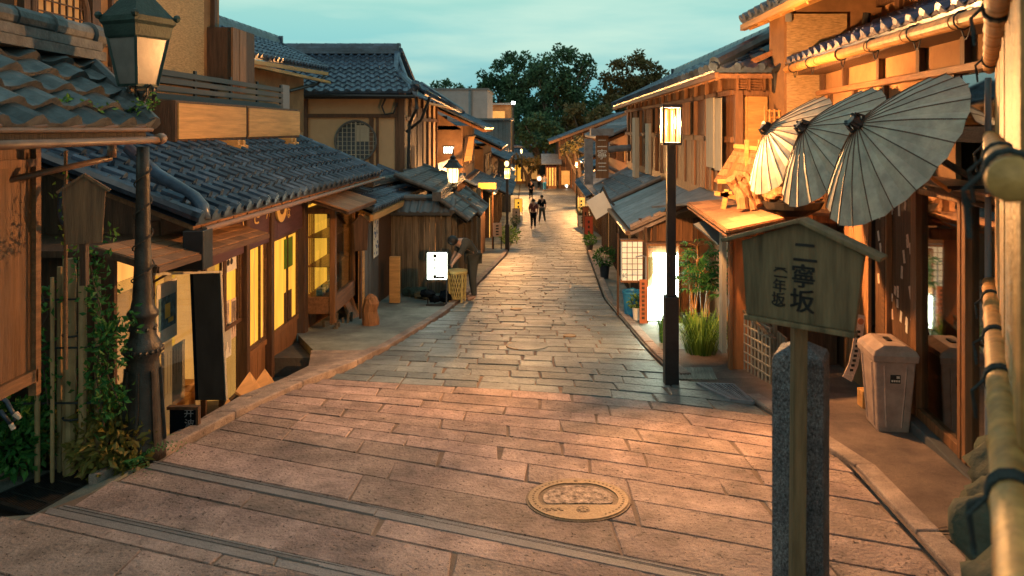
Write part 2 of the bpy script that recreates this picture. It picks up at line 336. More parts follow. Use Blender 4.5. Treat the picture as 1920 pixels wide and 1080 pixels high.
def leafmat(name, c, v_=.45, h=.03):
    m = mat(name, c, .5, var=v_, hvar=h, ns=2, na=.3, bd=0, spec=.3)
    t = m.node_tree; n = t.nodes; l = t.links; b = n['Principled BSDF']; o = n['Material Output']
    tr = n.new('ShaderNodeBsdfTranslucent'); ms = n.new('ShaderNodeMixShader'); ms.inputs[0].default_value = .3
    src = b.inputs['Base Color'].links[0].from_socket; l.new(src, tr.inputs[0]); l.new(b.outputs[0], ms.inputs[1]); l.new(tr.outputs[0], ms.inputs[2]); l.new(ms.outputs[0], o.inputs[0]); return m
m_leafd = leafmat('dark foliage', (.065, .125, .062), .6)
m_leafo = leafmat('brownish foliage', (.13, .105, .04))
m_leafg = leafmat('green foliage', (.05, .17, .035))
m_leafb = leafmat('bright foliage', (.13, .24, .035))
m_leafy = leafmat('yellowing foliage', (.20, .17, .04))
m_bark = mat('bark', (.07, .05, .035), .9, ns=6, na=.4, st=(4, 4, 1), bs=20, bd=.6)
m_soil = mat('soil', (.05, .035, .025), .95, bd=.4)
m_pot = mat('black pot', (.03, .035, .045), .5, bd=.05)
m_potb = mat('clay pot', (.22, .15, .11), .75, bd=.2)

# ------------------------------------------------------------------ ground, road, paving
m = MB()
ys = [-12, 0, 4, 5, 6, 7, 8, 9, 9.4, 9.5, 12, 16, 24, 43, 60, 95, 130, 160, 220, 600, 1600]
xs = [-900, -200, -60, -20, -8, -5, 0, 5, 20, 60, 200, 900]
def gnd(x, y):
    z = gz(max(y, -2)) - .12 - (.35 if (x < -1 and y < 9.45) else 0)
    if y > 95: z += interp(y, [(95, 0), (130, 1.5), (220, 7), (600, 9), (1600, 9)])
    return z
for i in range(len(ys) - 1):
    for j in range(len(xs) - 1):
        a, b = ys[i], ys[i + 1]; c, d = xs[j], xs[j + 1]
        m.poly((c, a, gnd(c, a)), (d, a, gnd(d, a)), (d, b, gnd(d, b)), (c, b, gnd(c, b)))
m.build('ground', m_earth, kind='structure')
# mortar bed of the road
m = MB(); yy = [1 + .5 * i for i in range(90)] + [46 + 3 * i for i in range(17)]
for a, b in zip(yy, yy[1:]):
    m.poly((XL(a), a, gz(a) - .009), (XR(a), a, gz(a) - .009), (XR(b), b, gz(b) - .009), (XL(b), b, gz(b) - .009))
m.build('road', m_mortar, kind='structure')
kpt = [(0, .38), (3.5, .39), (4.2, .44), (5.1, .44), (5.7, .38), (6.6, .3), (7.5, .22), (8.5, .17), (10, .14), (14, .08), (25, 0), (99, 0)]
def cY(Y0, X):
    c = interp(Y0, [(5, 0), (6.5, .06), (7.5, .08), (9, .03), (11, 0)])
    Y = Y0 - interp(Y0, kpt) * X
    if X > 0: Y -= c * X * X
    return Y
bounds = [1.2, 1.75, 2.3, 2.8, 3.3, ('t', 3.42, 3.56), 3.92, ('t', 4.14, 4.28), 4.71, 5.09, 5.43, 5.71, 5.99, 6.27, 6.58, 6.84, 7.17, 7.44]
y = 7.44
while y < 94: y += random.uniform(.26, .31) if y < 10 else (random.uniform(.19, .25) if y < 32 else (.3 if y < 45 else .5)); bounds.append(y)
near, far, trench = MB(), MB(), MB()
def course(mb, a, b, lmin, lmax, gap=.0085, inset=.007, jit=.003):
    Ym = (a + b) / 2
    # end points where the course meets the road edges
    xl = XL(Ym)
    for _ in range(6): xl = XL(cY(Ym, xl))
    xr = XR(Ym)
    for _ in range(6): xr = XR(cY(Ym, xr))
    x = xl
    while x < xr - .05:
        ln = random.uniform(lmin, lmax); x2 = min(xr, x + ln)
        if xr - x2 < .3: x2 = xr
        p = []
        dz = random.uniform(-jit, jit); sl_ = random.uniform(-.02, .02)
        for (X, Y0) in ((x + gap, a + gap), (x2 - gap, a + gap), (x2 - gap + sl_, b - gap), (x + gap + sl_, b - gap)):
            Yp = cY(Y0, X); p.append(V((X + random.uniform(-.006, .006), Yp + random.uniform(-.005, .005), gz(Yp) + dz)))
        cc = sum(p, V()) / 4
        top = [q + (cc - q).normalized() * inset for q in p]; mid = [q - Z * .004 for q in p]; bot = [q - Z * .03 for q in p]
        top = [q + Z * .0015 for q in top]
        n0 = 4
        mb.add(top + mid + bot, [(0, 1, 2, 3)] + [(i + 4, (i + 1) % 4 + 4, (i + 1) % 4, i) for i in range(4)] + [(i + 8, (i + 1) % 4 + 8, (i + 1) % 4 + 4, i + 4) for i in range(4)])
        x = x2
prev = bounds[0]
for bnd in bounds[1:]:
    if isinstance(bnd, tuple):
        course(near, prev, bnd[1], .9, 1.6)
        c0, c1 = bnd[1], bnd[2]; wd = c1 - c0
        course(trench, c0, c0 + wd * .62, 1.6, 2.2, .006, .004)
        for q in range(3):
            s0 = c0 + wd * (.66 + .12 * q); course(trench, s0, s0 + wd * .07, 1.6, 2.2, .001, .002, 0)
        prev = c1; continue
    if prev < 5: course(near, prev, bnd, 1.0, 1.7)
    elif bnd <= 7.45: course(near, prev, bnd, .5, .95)
    elif prev < 45: course(far, prev, bnd, .3, .6, .009, .012, .006)
    else: course(far, prev, bnd, .8, 1.6, .02, .02)
    prev = bnd
near.build('paving', m_stone, kind='structure'); far.build('paving', m_stone2, kind='structure')
m_trench = mat('drain channel granite', (.24, .215, .21), .7, var=.1, ns=4, na=.2, bs=50, bd=.4, pits=.3)
trench.build('drain_channel', m_trench, kind='structure')
# kerbs: rows of long stones along both edges
def kerb(side, y0, y1, wd, hgt, gap=.0, off=.02):
    mb = MB(); y = y0; fn = XL if side < 0 else XR
    while y < y1:
        l_ = random.uniform(.7, 1.1) * (1 if y < 20 else 2.5); y2 = min(y1, y + l_) - .012
        a0, a1 = fn(y) + side * off, fn(y2) + side * off; d = side * wd
        zz = hgt + random.uniform(-.004, .004)
        q = [V((a0, y, gz(y) + zz)), V((a1, y2, gz(y2) + zz)), V((a1 + d, y2, gz(y2) + zz)), V((a0 + d, y, gz(y) + zz))]
        if side < 0: q = [q[0], q[1], q[2], q[3]]
        else: q = q[::-1]
        mb.slab(*q, .2); y = y + l_
    return mb
kerb(-1, 5.55, 9.4, .16, .05).build('kerb', m_kerb, kind='structure', bevel=.012)
kerb(-1, 9.41, 60, .13, .03, off=.03).build('kerb', m_kerb, kind='structure', bevel=.01)
kerb(1, 2.6, 7.3, .14, .025, off=.05).build('kerb', m_kerb, kind='structure', bevel=.012)
kerb(1, 8.1, 60, .12, .03, off=.05).build('kerb', m_kerb, kind='structure', bevel=.01)
# left ledge beside the kerb (stone apron in front of the shop) and green-lit concrete forecourt
m = MB(); y = 5.2
while y < 9.35:
    y2 = min(9.35, y + random.uniform(.5, .9))
    w0 = interp(y, [(5, .06), (7, .1), (8.6, .35), (9.4, .75)]); w1 = interp(y2, [(5, .06), (7, .1), (8.6, .35), (9.4, .75)])
    a0, a1 = XL(y) - .19, XL(y2) - .19
    m.slab((a0, y, gz(y) + .02), (a1, y2 - .01, gz(y2) + .02), (a1 - w1, y2 - .01, gz(y2) + .015), (a0 - w0, y, gz(y) + .015), .5); y = y2
m.build('stone_apron', m_kerb, kind='structure', bevel=.01)
m = MB()
for a, b in ((12, 16), (16, 24), (24, 43), (43, 60), (60, 95)):
    m.poly((-9, a, gz(a) - .02), (XL(a) - .1, a, gz(a) - .02), (XL(b) - .1, b, gz(b) - .02), (-9, b, gz(b) - .02))
m.poly((-3.4, 10.7, gz(10.7) - .02), (-3.4, 10.7, gz(10.7) - .6), (-2.75, 9.4, gz(9.4) - .6), (-2.75, 9.4, gz(9.4) - .02))
m.poly((-3.4, 10.7, gz(10.7) - .02), (-2.75, 9.4, gz(9.4) - .02), (XL(9.4) - .1, 9.4, gz(9.4) - .02), (XL(12) - .1, 12, gz(12) - .02), (-9, 12, gz(12) - .02), (-9, 10.7, gz(10.7) - .02))
m.build('pavement', m_conc, kind='structure')
m = MB()
for a, b in ((1, 3), (3, 3.85), (3.85, 5.5), (5.5, 6.7), (6.7, 7.4), (7.4, 8.0), (8.0, 8.5), (8.5, 9.5)):
    m.poly((XR(a) + .03, a, gz(a) - .004), (7, a, gz(a) - .004), (7, b, gz(b) - .004), (XR(b) + .03, b, gz(b) - .004))
m.build('pavement', m_asph, kind='structure')
m = MB()
for a, b in ((9.5, 14), (14, 25.8), (25.8, 43), (43, 60), (60, 95)):
    m.poly((XR(a) + .03, a, gz(a) - .004), (14, a, gz(a) - .004), (14, b, gz(b) - .004), (XR(b) + .03, b, gz(b) - .004))
m.build('pavement', m_conc, kind='structure')
# near left corner: sloping concrete gutter and asphalt patch
m = MB()
m.slab((-2.97, 4.75, gz(4.7) - .02), (-2.86, 5.45, gz(5.45) - .01), (-3.10, 5.44, gz(5.42) - .07), (-3.18, 4.76, gz(4.76) - .07), .1)
m.slab((-3.3, 4.35, gz(4.35) - .018), (-2.98, 4.74, gz(4.7) - .018), (-3.19, 4.745, gz(4.74) - .07), (-3.9, 4.6, gz(4.6) - .07), .1)
m.slab((-3.66, 5.02, gz(5) - .09), (-3.53, 5.54, gz(5.5) - .09), (-4.5, 5.6, gz(5.5) - .09), (-4.6, 4.9, gz(5) - .09), .1)
m.build('gutter_edge', m_conc, kind='structure')
# earth floor under the plants on the left
m = MB(); m.poly((-7, 4.5, gz(4.5) - .14), (-2.9, 4.9, gz(4.9) - .14), (-2.95, 6.5, gz(6.5) - .25), (-7, 6.5, gz(6.5) - .25)); m.build('planting_bed', m_soil, kind='structure')
def grate(name, pts, n, label, mt=m_black, cross=6):
    a, b, c, d = map(V, pts); r = thing(name, label, 'drain grate', (a + b + c + d) / 4)
    f = MB()
    for p, q in ((a, b), (b, c), (c, d), (d, a)): f.beam(p, q, .03, .03)
    f.build('frame', mt, r)
    g = MB()
    for i in range(1, n): t = i / n; g.beam(a.lerp(b, t), d.lerp(c, t), .014, .03)
    for i in range(1, cross): t = i / cross; g.beam(a.lerp(d, t), b.lerp(c, t), .01, .02)
    g.build('bar', mt, r)
    return r
q = lambda x, y, dz=.012: (x, y, gz(y) + dz)
grate('drain_grate', (q(-3.2, 4.78, -.085), q(-3.12, 5.36, -.085), q(-3.52, 5.52, -.085), q(-3.65, 5.0, -.085)), 4, 'long black slotted drain grate below the potted plants', cross=20)
grate('drain_grate', (G(1370, 752) + Z * .01, G(1412, 757) + Z * .01, G(1375, 724) + Z * .01, G(1308, 722) + Z * .01), 10, 'dark square-mesh drain grate in the paving by the lattice fence', m_tilegr, cross=9)
m = MB(); a, b, c, d = G(1265, 712), G(1345, 712), G(1335, 690), G(1262, 690)
m.slab(a + Z * .006, b + Z * .006, c + Z * .006, d + Z * .006, .02)
for i in range(12): t = (i + .5) / 12; m.beam(a.lerp(b, t) + Z * .008, d.lerp(c, t) + Z * .008, .012, .008)
m.build('drain_cover', m_conc, label='ribbed grey drain cover behind the big street lamp base', cat='drain cover')

# ------------------------------------------------------------------ roofs
def tile_roof(mb, E0, E1, U0, U1, pitch=.28, course=.26, amp=.035, lift=.028, caps=True, sm=6, thick=.05, nodes=0):
    E0, E1, U0, U1 = map(V, (E0, E1, U0, U1)); nrm = (E1 - E0).cross(U0 - E0).normalized()
    if nrm.z < 0: nrm = -nrm
    L_ = max((E1 - E0).length, (U1 - U0).length); nc = max(1, round(L_ / pitch)); H = ((U0 + U1) / 2 - (E0 + E1) / 2).length; nr = max(1, round(H / course))
    nx = nc * sm
    def prof(i):
        t = (i % sm) / sm
        return amp * (max(0, math.cos(2 * math.pi * t)) ** .7 * 1.0 - .25 * max(0, -math.cos(2 * math.pi * t)))
    base = len(mb.v); rows = []
    for j in range(nr):
        for (t, lf) in ((j / nr, lift), ((j + 1) / nr, 0.0)):
            a = E0.lerp(U0, t); b = E1.lerp(U1, t); row = []
            for i in range(nx + 1):
                p = a.lerp(b, i / nx) + nrm * (prof(i) * (1.12 if lf else .92) + lf + .006 * math.sin(i * 1.7 + j * 2.3))
                row.append(tuple(p))
            rows.append(row)
    # lip at the eave
    a, b = E0, E1; rows.insert(0, [tuple(a.lerp(b, i / nx) - nrm * thick) for i in range(nx + 1)])
    # each course is its own island so that tiles vary
    for r0, r1 in zip(rows, rows[1:]):
        n = len(mb.v); mb.v += r0 + r1
        mb.f += [(n + i, n + i + 1, n + nx + 2 + i, n + nx + 1 + i) for i in range(nx)]
    if nodes:
        sl0 = (U0 - E0).normalized()
        for j in range(0, nr):
            for c in range(nc + 1):
                p = E0.lerp(U0, j / nr).lerp(E1.lerp(U1, j / nr), c / nc) + nrm * (lift + amp * .75)
                mb.path([p - sl0 * .012, p + sl0 * .03, p + sl0 * .2], [nodes, nodes, nodes * .8], 7)
    # underside
    mb.poly(E0 - nrm * thick, U0 - nrm * thick, U1 - nrm * thick, E1 - nrm * thick)
    sl = (U0 - E0).normalized()
    if caps:
        for c in range(nc + (0 if (E1 - E0).length > .01 else 0)):
            p = E0.lerp(E1, (c * sm) / nx) + nrm * (lift + .012)
            mb.path([p - sl * .03, p + sl * .05], [.055, .055], 8)
    # verge rolls
    for A, B in ((E0, U0), (E1, U1)): mb.path([A + nrm * .04, B + nrm * .04], .055, 8)
    return mb
def ridge(mb, p0, p1, w=.2, h=.16, seg=.35):
    p0, p1 = V(p0), V(p1); d = (p1 - p0)
    for i in range(3): mb.beam(p0 + Z * (h * (i + .5) / 3), p1 + Z * (h * (i + .5) / 3), w - .03 * i, h / 3 - .006)
    n = max(1, round(d.length / seg))
    for i in range(n): mb.path([p0 + d * (i / n) + Z * h, p0 + d * ((i + .97) / n) + Z * h], [w * .36, w * .33], 8)
    mb.obox(p0 + Z * h * .6, d.normalized() * .03, d.normalized().cross(Z) * w * .62, Z * h * .75)
    mb.obox(p1 + Z * h * .6, d.normalized() * .03, d.normalized().cross(Z) * w * .62, Z * h * .75)
    return mb
def rafters(mb, E0, E1, U0, U1, n, t=.09, w=.05, h=.07):
    E0, E1, U0, U1 = map(V, (E0, E1, U0, U1)); nrm = (E1 - E0).cross(U0 - E0).normalized()
    if nrm.z < 0: nrm = -nrm
    for i in range(n):
        s = (i + .5) / n; mb.beam(E0.lerp(E1, s) - nrm * t, U0.lerp(U1, s) - nrm * t, w, h)
    return mb
# ------------------------------------------------------------------ left house 1: the lit shop
W = -3.35
h1 = thing('machiya_shop', 'long low shop house with blue-grey tiled roof and yellow lit windows on the left', 'shop', (-4.5, 9, -3.2))
E0, E1, U0, U1 = (-2.9, 6.44, -.80), (-2.9, 14.2, -.86), (-5.3, 6.44, .13), (-5.3, 14.2, .13)
m = MB(); tile_roof(m, E0, E1, U0, U1, .27, .29, .045, nodes=.043); rf = m.build('roof', m_tile, h1)
m = MB(); rafters(m, E0, E1, U0, U1, 22, .1); m.beam((-2.95, 6.44, -.87), (-2.95, 14.2, -.93), .03, .05); m.build('rafter', m_bwoodY, rf)
m = MB(); m.tube((-2.86, 6.5, -.885), (-2.86, 14.3, -.95), .026, n=10); m.build('gutter', m_gutter, rf)
# near gable end closed with plaster, and sloping descending pipe over the tiles
m = MB(); m.prism([(-3.3, 6.62, -.75), (-5.3, 6.62, .02), (-5.3, 6.62, -1.0), (-3.3, 6.62, -1.0)], (0, .05, 0)); m.build('gable_board', m_dwood, h1)
m = MB(); m.path([(-3.9, 7.2, -.2), (-3.45, 6.85, -.42), (-3.05, 6.72, -.62), (-2.93, 6.62, -.70), (-2.9, 6.58, -.8)], .055, 10); m.build('downpipe', m_tile, h1, smooth=True)
m = MB(); m.obox((-2.92, 6.5, -1.05), (.09, 0, 0), (0, .1, 0), (0, 0, .17)); m.obox((-3.15, 6.5, -1.19), (.26, 0, 0), (0, .07, 0), (0, 0, .05)); m.build('gutter_box', m_black, h1, bevel=.01)
# structure: posts, fascia
m = MB()
for px, w_ in ((452, .10), (499, .10), (563, .17), (196, .05)):
    Y = W * F / (px - 1000); m.box(W - .06, W + .09, Y - w_ / 2, Y + w_ / 2, -3.6, -.95)
m.box(W - .06, W + .07, 14.0, 14.15, -4, -.95)
for o in (): pass
m.build('post', m_dwood, h1, bevel=.008)
m = MB(); m.box(W - .03, W + .035, 6.3, 14.1, -1.0, -.82); m.build('lintel', m_dwoodY, h1)
m = MB()
for a, b in ((7.45, 8.5), (8.51, 9.6), (9.61, 10.72)): m.box(W + .02, W + .055, a, b, -1.42, -1.0)
fb = m.build('name_board', mat('purple brown board', (.075, .035, .045), .6, na=.3, ns=3, st=YG, bd=.2), h1)
m = MB()
for ch, px, py, s in (('ヌ', 428, 410, .2), ('豆', 459, 412, .25), ('き', 482, 405, .27), ('ん', 505, 396, .25), ('な', 541, 400, .17)):
    p = oX(px, py, W + .062); glyph(m, ch, p, (0, 1, 0), (0, 0, 1), s)
p = oX(557, 388, W + .062); 
m.build('lettering', m_gold, fb)
m = MB(); glyph(m, '147', (W + .096, 10.86, -1.10), (0, 1, 0), (0, 0, 1), .10); m.build('house_number', m_gold, h1)
m = MB(); c = oX(527, 389, W + .075)
m.path([c - V((.012, 0, 0)), c + V((.012, 0, 0))], .19, 24); em = m.build('emblem', m_gold, fb)
m = MB(); m.path([c + V((.013, 0, 0)), c + V((.018, 0, 0))], .09, 16); m.build('emblem_ring', m_dwood, em)
# lit windows and wainscot
def fwin(px0, px1, z0, z1, mt, name='window', off=0.0, frame=True):
    y0, y1 = W * F / (px0 - 1000), W * F / (px1 - 1000)
    mm = MB(); mm.box(W - .03 + off, W - .005 + off, y0, y1, z0, z1); o = mm.build(name, mt, h1)
    if frame:
        mm = MB()
        for a, b, c_, d in ((y0, y0 + .04, z0, z1), (y1 - .04, y1, z0, z1), (y0 + .04, y1 - .04, z0, z0 + .04), (y0 + .04, y1 - .04, z1 - .04, z1), ((y0 + y1) / 2 + .12, (y0 + y1) / 2 + .14, z0 + .04, z1 - .04)):
            mm.box(W - .003 + off, W + .025 + off, a, b, c_, d)
        mm.build('frame', m_dwoodY, o)
    return o
fwin(457, 496, -2.62, -1.30, m_win); fwin(503, 556, -2.66, -1.42, m_win); fwin(418, 449, -2.2, -1.2, m_win)
m = MB()
for a, b in ((457, 496), (503, 556)):
    y0, y1 = W * F / (a - 1000), W * F / (b - 1000)
    m.planks((W + .01, y0, -3.4), (0, y1 - y0, 0), (0, 0, .76), 5, .02, .002, .004); m.box(W - .02, W + .03, y0, y1, -2.69, -2.63); m.box(W - .02, W + .04, y0, y1, -3.12, -3.05)
m.build('wainscot', m_bwood, h1)
m = MB(); y0 = oX(533, 0, W + .0).y; m.box(W + .002, W + .012, 10.02, 10.36, -1.9, -1.5); m.build('poster', m_leafb, h1)
m = MB(); m.box(W + .002, W + .01, 10.02, 10.32, -2.62, -2.22); m.build('unlit_interior_patch', m_dwood, h1)  # dark sheet standing in for the shaded interior behind the pane
for yy_, z0_, z1_ in ((8.72, -2.6, -1.34), (8.95, -2.6, -1.34), (9.22, -2.6, -1.34), (9.6, -2.62, -1.45)):
    m = MB(); m.path([V((W + .004 + .004 * math.sin(k * 2.1), yy_ + .012 * math.sin(k * 1.3), z0_ + (z1_ - z0_) * k / 7)) for k in range(8)], .005, 5); m.build('curtain_fold', m_curt, h1)
# glass shop front (px 205-450)
yA, yB = 5.92, 8.48
m = MB(); m.box(W - 1.1, W - 1.05, yA, yB, -3.6, -1.0); m.build('back_wall', m_win3, h1)
m = MB(); m.box(W - 1.05, W - .03, yA, yA + .03, -3.6, -1.0); m.build('side_wall', m_dwood, h1)
m = MB(); m.box(W - 1.05, W - .03, yB - .03, yB, -3.6, -1.0); m.box(W - 1.05, W - .02, yA, yB, -3.6, -3.2); m.build('side_wall', m_win3, h1)
m = MB(); m.box(W - 1.1, W - .04, 5.7, yB + .1, -.99, -.94); m.build('ceiling', m_dwood, h1)
m = MB(); m.box(W - .02, W - .012, yA, yB, -3.0, -1.25); m.build('shop_glass', m_glass, h1)
m = MB()
for yy_ in (yA, 6.56, 7.6, 8.05): m.box(W - .03, W + .02, yy_ - .018, yy_ + .018, -3.0, -1.05)
m.box(W - .03, W + .02, yA, yB, -3.05, -3.0); m.box(W - .04, W + .03, yA, yB, -3.6, -3.05); m.build('shop_frame', m_dwood, h1)
m = MB(); m.box(W - .028, W - .022, 5.95, 6.5, -2.95, -1.35); m.build('curtain', m_curt, h1)
for a, b, mt_, dx in ((6.60, 6.78, m_curt, .12), (6.80, 6.95, m_win, .15), (6.97, 7.12, m_curt, .10), (7.18, 7.30, m_win, .16), (7.62, 7.72, m_curt, .1), (7.8, 8.0, m_curt, .14), (8.08, 8.2, m_win, .1)):
    m = MB(); m.box(W - dx, W - dx + .005, a, b, -2.9, -1.2); m.build('hanging_cloth', mt_, h1)
for (px0, py0, px1, py1, off, mt, nm) in ((293, 530, 331, 630, .004, m_paper, 'poster'), (302, 662, 346, 745, -.1, m_ppink, 'notice'), (416, 470, 443, 503, .004, m_paper, 'crest_notice'),
                                    (415, 570, 430, 610, .004, m_ppink, 'notice'), (419, 612, 433, 665, .004, m_paper, 'notice'), (433, 562, 442, 630, .004, m_ppink, 'notice')):
    a = oX(px0, py0, W + off); b = oX(px1, py1, W + off)
    mm = MB(); mm.box(W + off - .002, W + off + .004, a.y, b.y, min(a.z, b.z) if nm != 'poster' else -1.94, a.z if nm != 'poster' else -1.40); o = mm.build(nm, mt, h1)
    if nm == 'poster':
        mm = MB(); mm.box(W + off + .005, W + off + .008, a.y + .03, b.y - .03, -1.82, -1.53); o2 = mm.build('picture', m_pblue, o)
        mm = MB(); mm.box(W + off + .0085, W + off + .010, a.y + .14, b.y - .14, -1.73, -1.6); mm.box(W + off + .0085, W + off + .010, a.y + .2, b.y - .08, -1.78, -1.74); mm.build('picture_mark', m_pyel, o)
    elif nm == 'crest_notice':
        mm = MB(); cc = (a + b) / 2
        for k in range(3): t = R(90 + 120 * k); q_ = V((W + off + .006, cc.y + .05 * math.cos(t), cc.z + .05 * math.sin(t))); mm.path([q_, q_ + V((.004, 0, 0))], .035, 10)
        mm.build('crest', m_ink, o)
    else:
        mm = MB()
        for k in range(7):
            yy_ = a.y + (b.y - a.y) * (.12 + .12 * k); z1_ = a.z - .03; z0_ = z1_ - random.uniform(.4, .85) * (a.z - b.z)
            mm.box(W + off + .0042, W + off + .0055, yy_, yy_ + .006, z0_, z1_)
        mm.build('writing', m_ink, o)
m = MB()
for k in range(5): m.box(W - .7 + .02 * k, W - .25, 6.7 + .32 * k, 6.9 + .32 * k, -2.95, -2.75 - .03 * (k % 2))
m.build('display_stand', m_lwood, h1)
# plank awning
m = MB()
a, b, c, d = V((-2.86, 5.68, -1.05)), V((-2.86, 8.05, -1.13)), V((-3.33, 8.25, -1.04)), V((-3.33, 5.68, -.90))
for k in range(9):
    for j in range(4):
        s0, s1, t0, t1 = k / 9, (k + .98) / 9, j / 4, (j + 1.05) / 4
        def bl(s, t): return a.lerp(b, s).lerp(d.lerp(c, s), t) + Z * (.008 * (3 - j) * 0 + .006 * (1 - (t - t0) * 4))
        m.slab(bl(s0, t0), bl(s1, t0), bl(s1, t1), bl(s0, t1), .012)
aw = m.build('awning', m_shin, h1)
m = MB(); m.beam(a - Z * .03, b - Z * .03, .03, .05); m.beam(b - Z * .03, c - Z * .03, .03, .05)
m.beam(a - Z * .03, d - Z * .03, .03, .05); m.beam((-2.95, 6.55, -1.13), (-3.33, 6.55, -1.35), .02, .02); m.build('awning_frame', m_dwoodY, aw)
# bay display window
bay = MB(); X1 = -2.92; y0, y1 = 10.92, 12.15
bay.box(W, X1 + .02, y0 - .02, y1, -2.72, -2.47); bay.box(W, X1, y0, y1, -1.26, -1.18)
b_ = bay.build('bay_shelf', m_bwoodY, h1, bevel=.01)
m = MB(); m.box(X1 - .05, X1 + .03, y0 - .04, y0 + .06, -2.85, -1.2); m.box(X1 - .03, X1 + .02, y1 - .04, y1 + .02, -2.5, -1.2); m.build('corner_post', m_bwood, h1, bevel=.006)
m = MB(); m.box(W + .1, X1 - .02, y0 + .0, y0 + .006, -2.47, -1.26); m.box(X1 - .02, X1 - .014, y0 + .07, y1 - .05, -2.47, -1.26); m.build('bay_glass', m_glass, h1)
m = MB(); m.box(W - .02, W - .01, 10.85, 11.35, -3.3, -1.15); m.box(W - .02, W - .01, 11.35, y1, -2.5, -1.15); m.build('lit_back', m_win, h1)
m = MB()
for zz in (-2.05, -1.62): m.box(W + .02, X1 - .05, y0 + .06, y1 - .06, zz, zz + .015)
for k in range(5): m.box(W + .01, W + .03, 10.92 + .1 * k, 10.935 + .1 * k, -2.46, -1.27)
m.build('bay_lattice', m_bwoodY, h1)
m = MB(); mb2 = MB()
for k in range(9):
    yy_ = y0 + .1 + k * .12; xx = random.uniform(-3.25, -3.02); hh = random.uniform(.04, .16)
    (m if k % 2 else mb2).obox((xx, yy_, -2.47 + hh / 2), (.05, 0, 0), (0, .045, 0), (0, 0, hh / 2))
m.build('display_goods', m_paper, h1); mb2.build('display_goods', m_pblue, h1)
m = MB(); a, b, c, d = V((-2.58, 10.45, -1.15)), V((-2.58, 12.3, -1.18)), V((W, 12.3, -.93)), V((W, 10.45, -.9))
for k in range(7): m.slab(a.lerp(b, k / 7), a.lerp(b, (k + .97) / 7), d.lerp(c, (k + .97) / 7), d.lerp(c, k / 7), .025)
m.build('bay_awning', m_shin, h1)
m = MB(); m.beam((-2.6, 10.45, -1.19), (-2.6, 12.3, -1.22), .04, .04); m.beam((-2.6, 10.5, -1.19), (W, 10.5, -.95), .04, .05); m.build('bay_awning_frame', m_dwoodY, h1)
m = MB(); m.planks((W + .01, 10.95, -3.6), (0, .55, 0), (0, 0, 1.0), 4, .02); m.planks((W + .01, 11.5, -3.7), (0, 1.4, 0), (0, 0, 1.1), 6, .02); m.build('lower_boards', m_bwood, h1)
# annex with lower tiled roof
E0, E1, U0, U1 = (-2.62, 12.2, -1.36), (-2.62, 18.6, -1.47), (-3.9, 12.2, -.86), (-3.9, 18.6, -.97)
m = MB(); tile_roof(m, E0, E1, U0, U1, .22, .24, .035); m.build('annex_roof', m_tile, h1)
m = MB(); m.beam((-2.62, 12.1, -1.46), (-2.62, 18.7, -1.57), .06, .1); rafters(m, E0, E1, U0, U1, 14, .1); m.build('annex_rafter', m_lwood, h1)
m = MB(); ridge(m, (-3.15, 14.3, -1.12), (-2.95, 18.65, -1.22), .16, .1); m.build('annex_ridge', m_tileold, h1)
m = MB(); m.box(-2.86, -2.78, 12.18, 12.32, -3.3, -1.4); m.box(-2.86, -2.8, 12.32, 12.9, -1.62, -1.45); m.build('annex_post', m_lwood, h1, bevel=.005)
m = MB(); m.planks((-2.82, 12.34, -3.3), (0, 1.25, 0), (0, 0, 1.75), 14, .02, .006, .002); m.build('annex_door', m_slate, h1)
m = MB(); m.box(-3.9, -2.83, 13.6, 18.4, -4, -1.35); m.box(-3.9, -3.36, 12.2, 13.6, -3.6, -1.3); m.build('annex_wall', m_dwood, h1)
m = MB(); m.box(-2.800, -2.79, 13.05, 13.45, -2.28, -1.6); o = m.build('annex_poster', m_paper, h1)
m = MB()
for k in range(22): yy_ = random.uniform(13.07, 13.42); zz = random.uniform(-2.25, -1.65); m.path([(-2.789, yy_, zz), (-2.786, yy_, zz)], random.uniform(.012, .035), 7)
m.build('poster_pattern', mat('ink blue', (.07, .12, .25), .6, bd=0), o)
# second storey wall, blind, railing, sign boxes
X2 = -5.05
m = MB(); m.box(X2 - .2, X2, 5.5, 12.0, -.2, 3.2); m.build('upper_wall', m_plast2, h1)
m = MB()
for y_, w_ in ((6.9, .12), (7.35, .09), (8.52, .16), (8.85, .05), (11.72, .1), (5.9, .2)): m.box(X2, X2 + .07, y_ - w_ / 2, y_ + w_ / 2, -.1, 3.0)
m.box(X2, X2 + .06, 8.5, 11.9, .62, .72); m.box(X2, X2 + .05, 5.5, 12, 2.7, 2.8); m.box(X2, X2 + .4, 11.55, 12.45, .7, 1.56)
m.build('upper_post', m_dwood, h1)
m = MB(); m.planks((X2 + .42, 11.5, .55), (0, .55, 0), (0, 0, 1.0), 4, .03); m.build('shutter_box', m_bwood, h1)
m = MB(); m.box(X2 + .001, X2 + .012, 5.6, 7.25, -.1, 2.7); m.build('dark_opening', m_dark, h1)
m = MB(); m.box(X2 + .03, X2 + .045, 9.6, 11.35, .66, 2.7); m.build('reed_blind', m_grass_mat, h1)
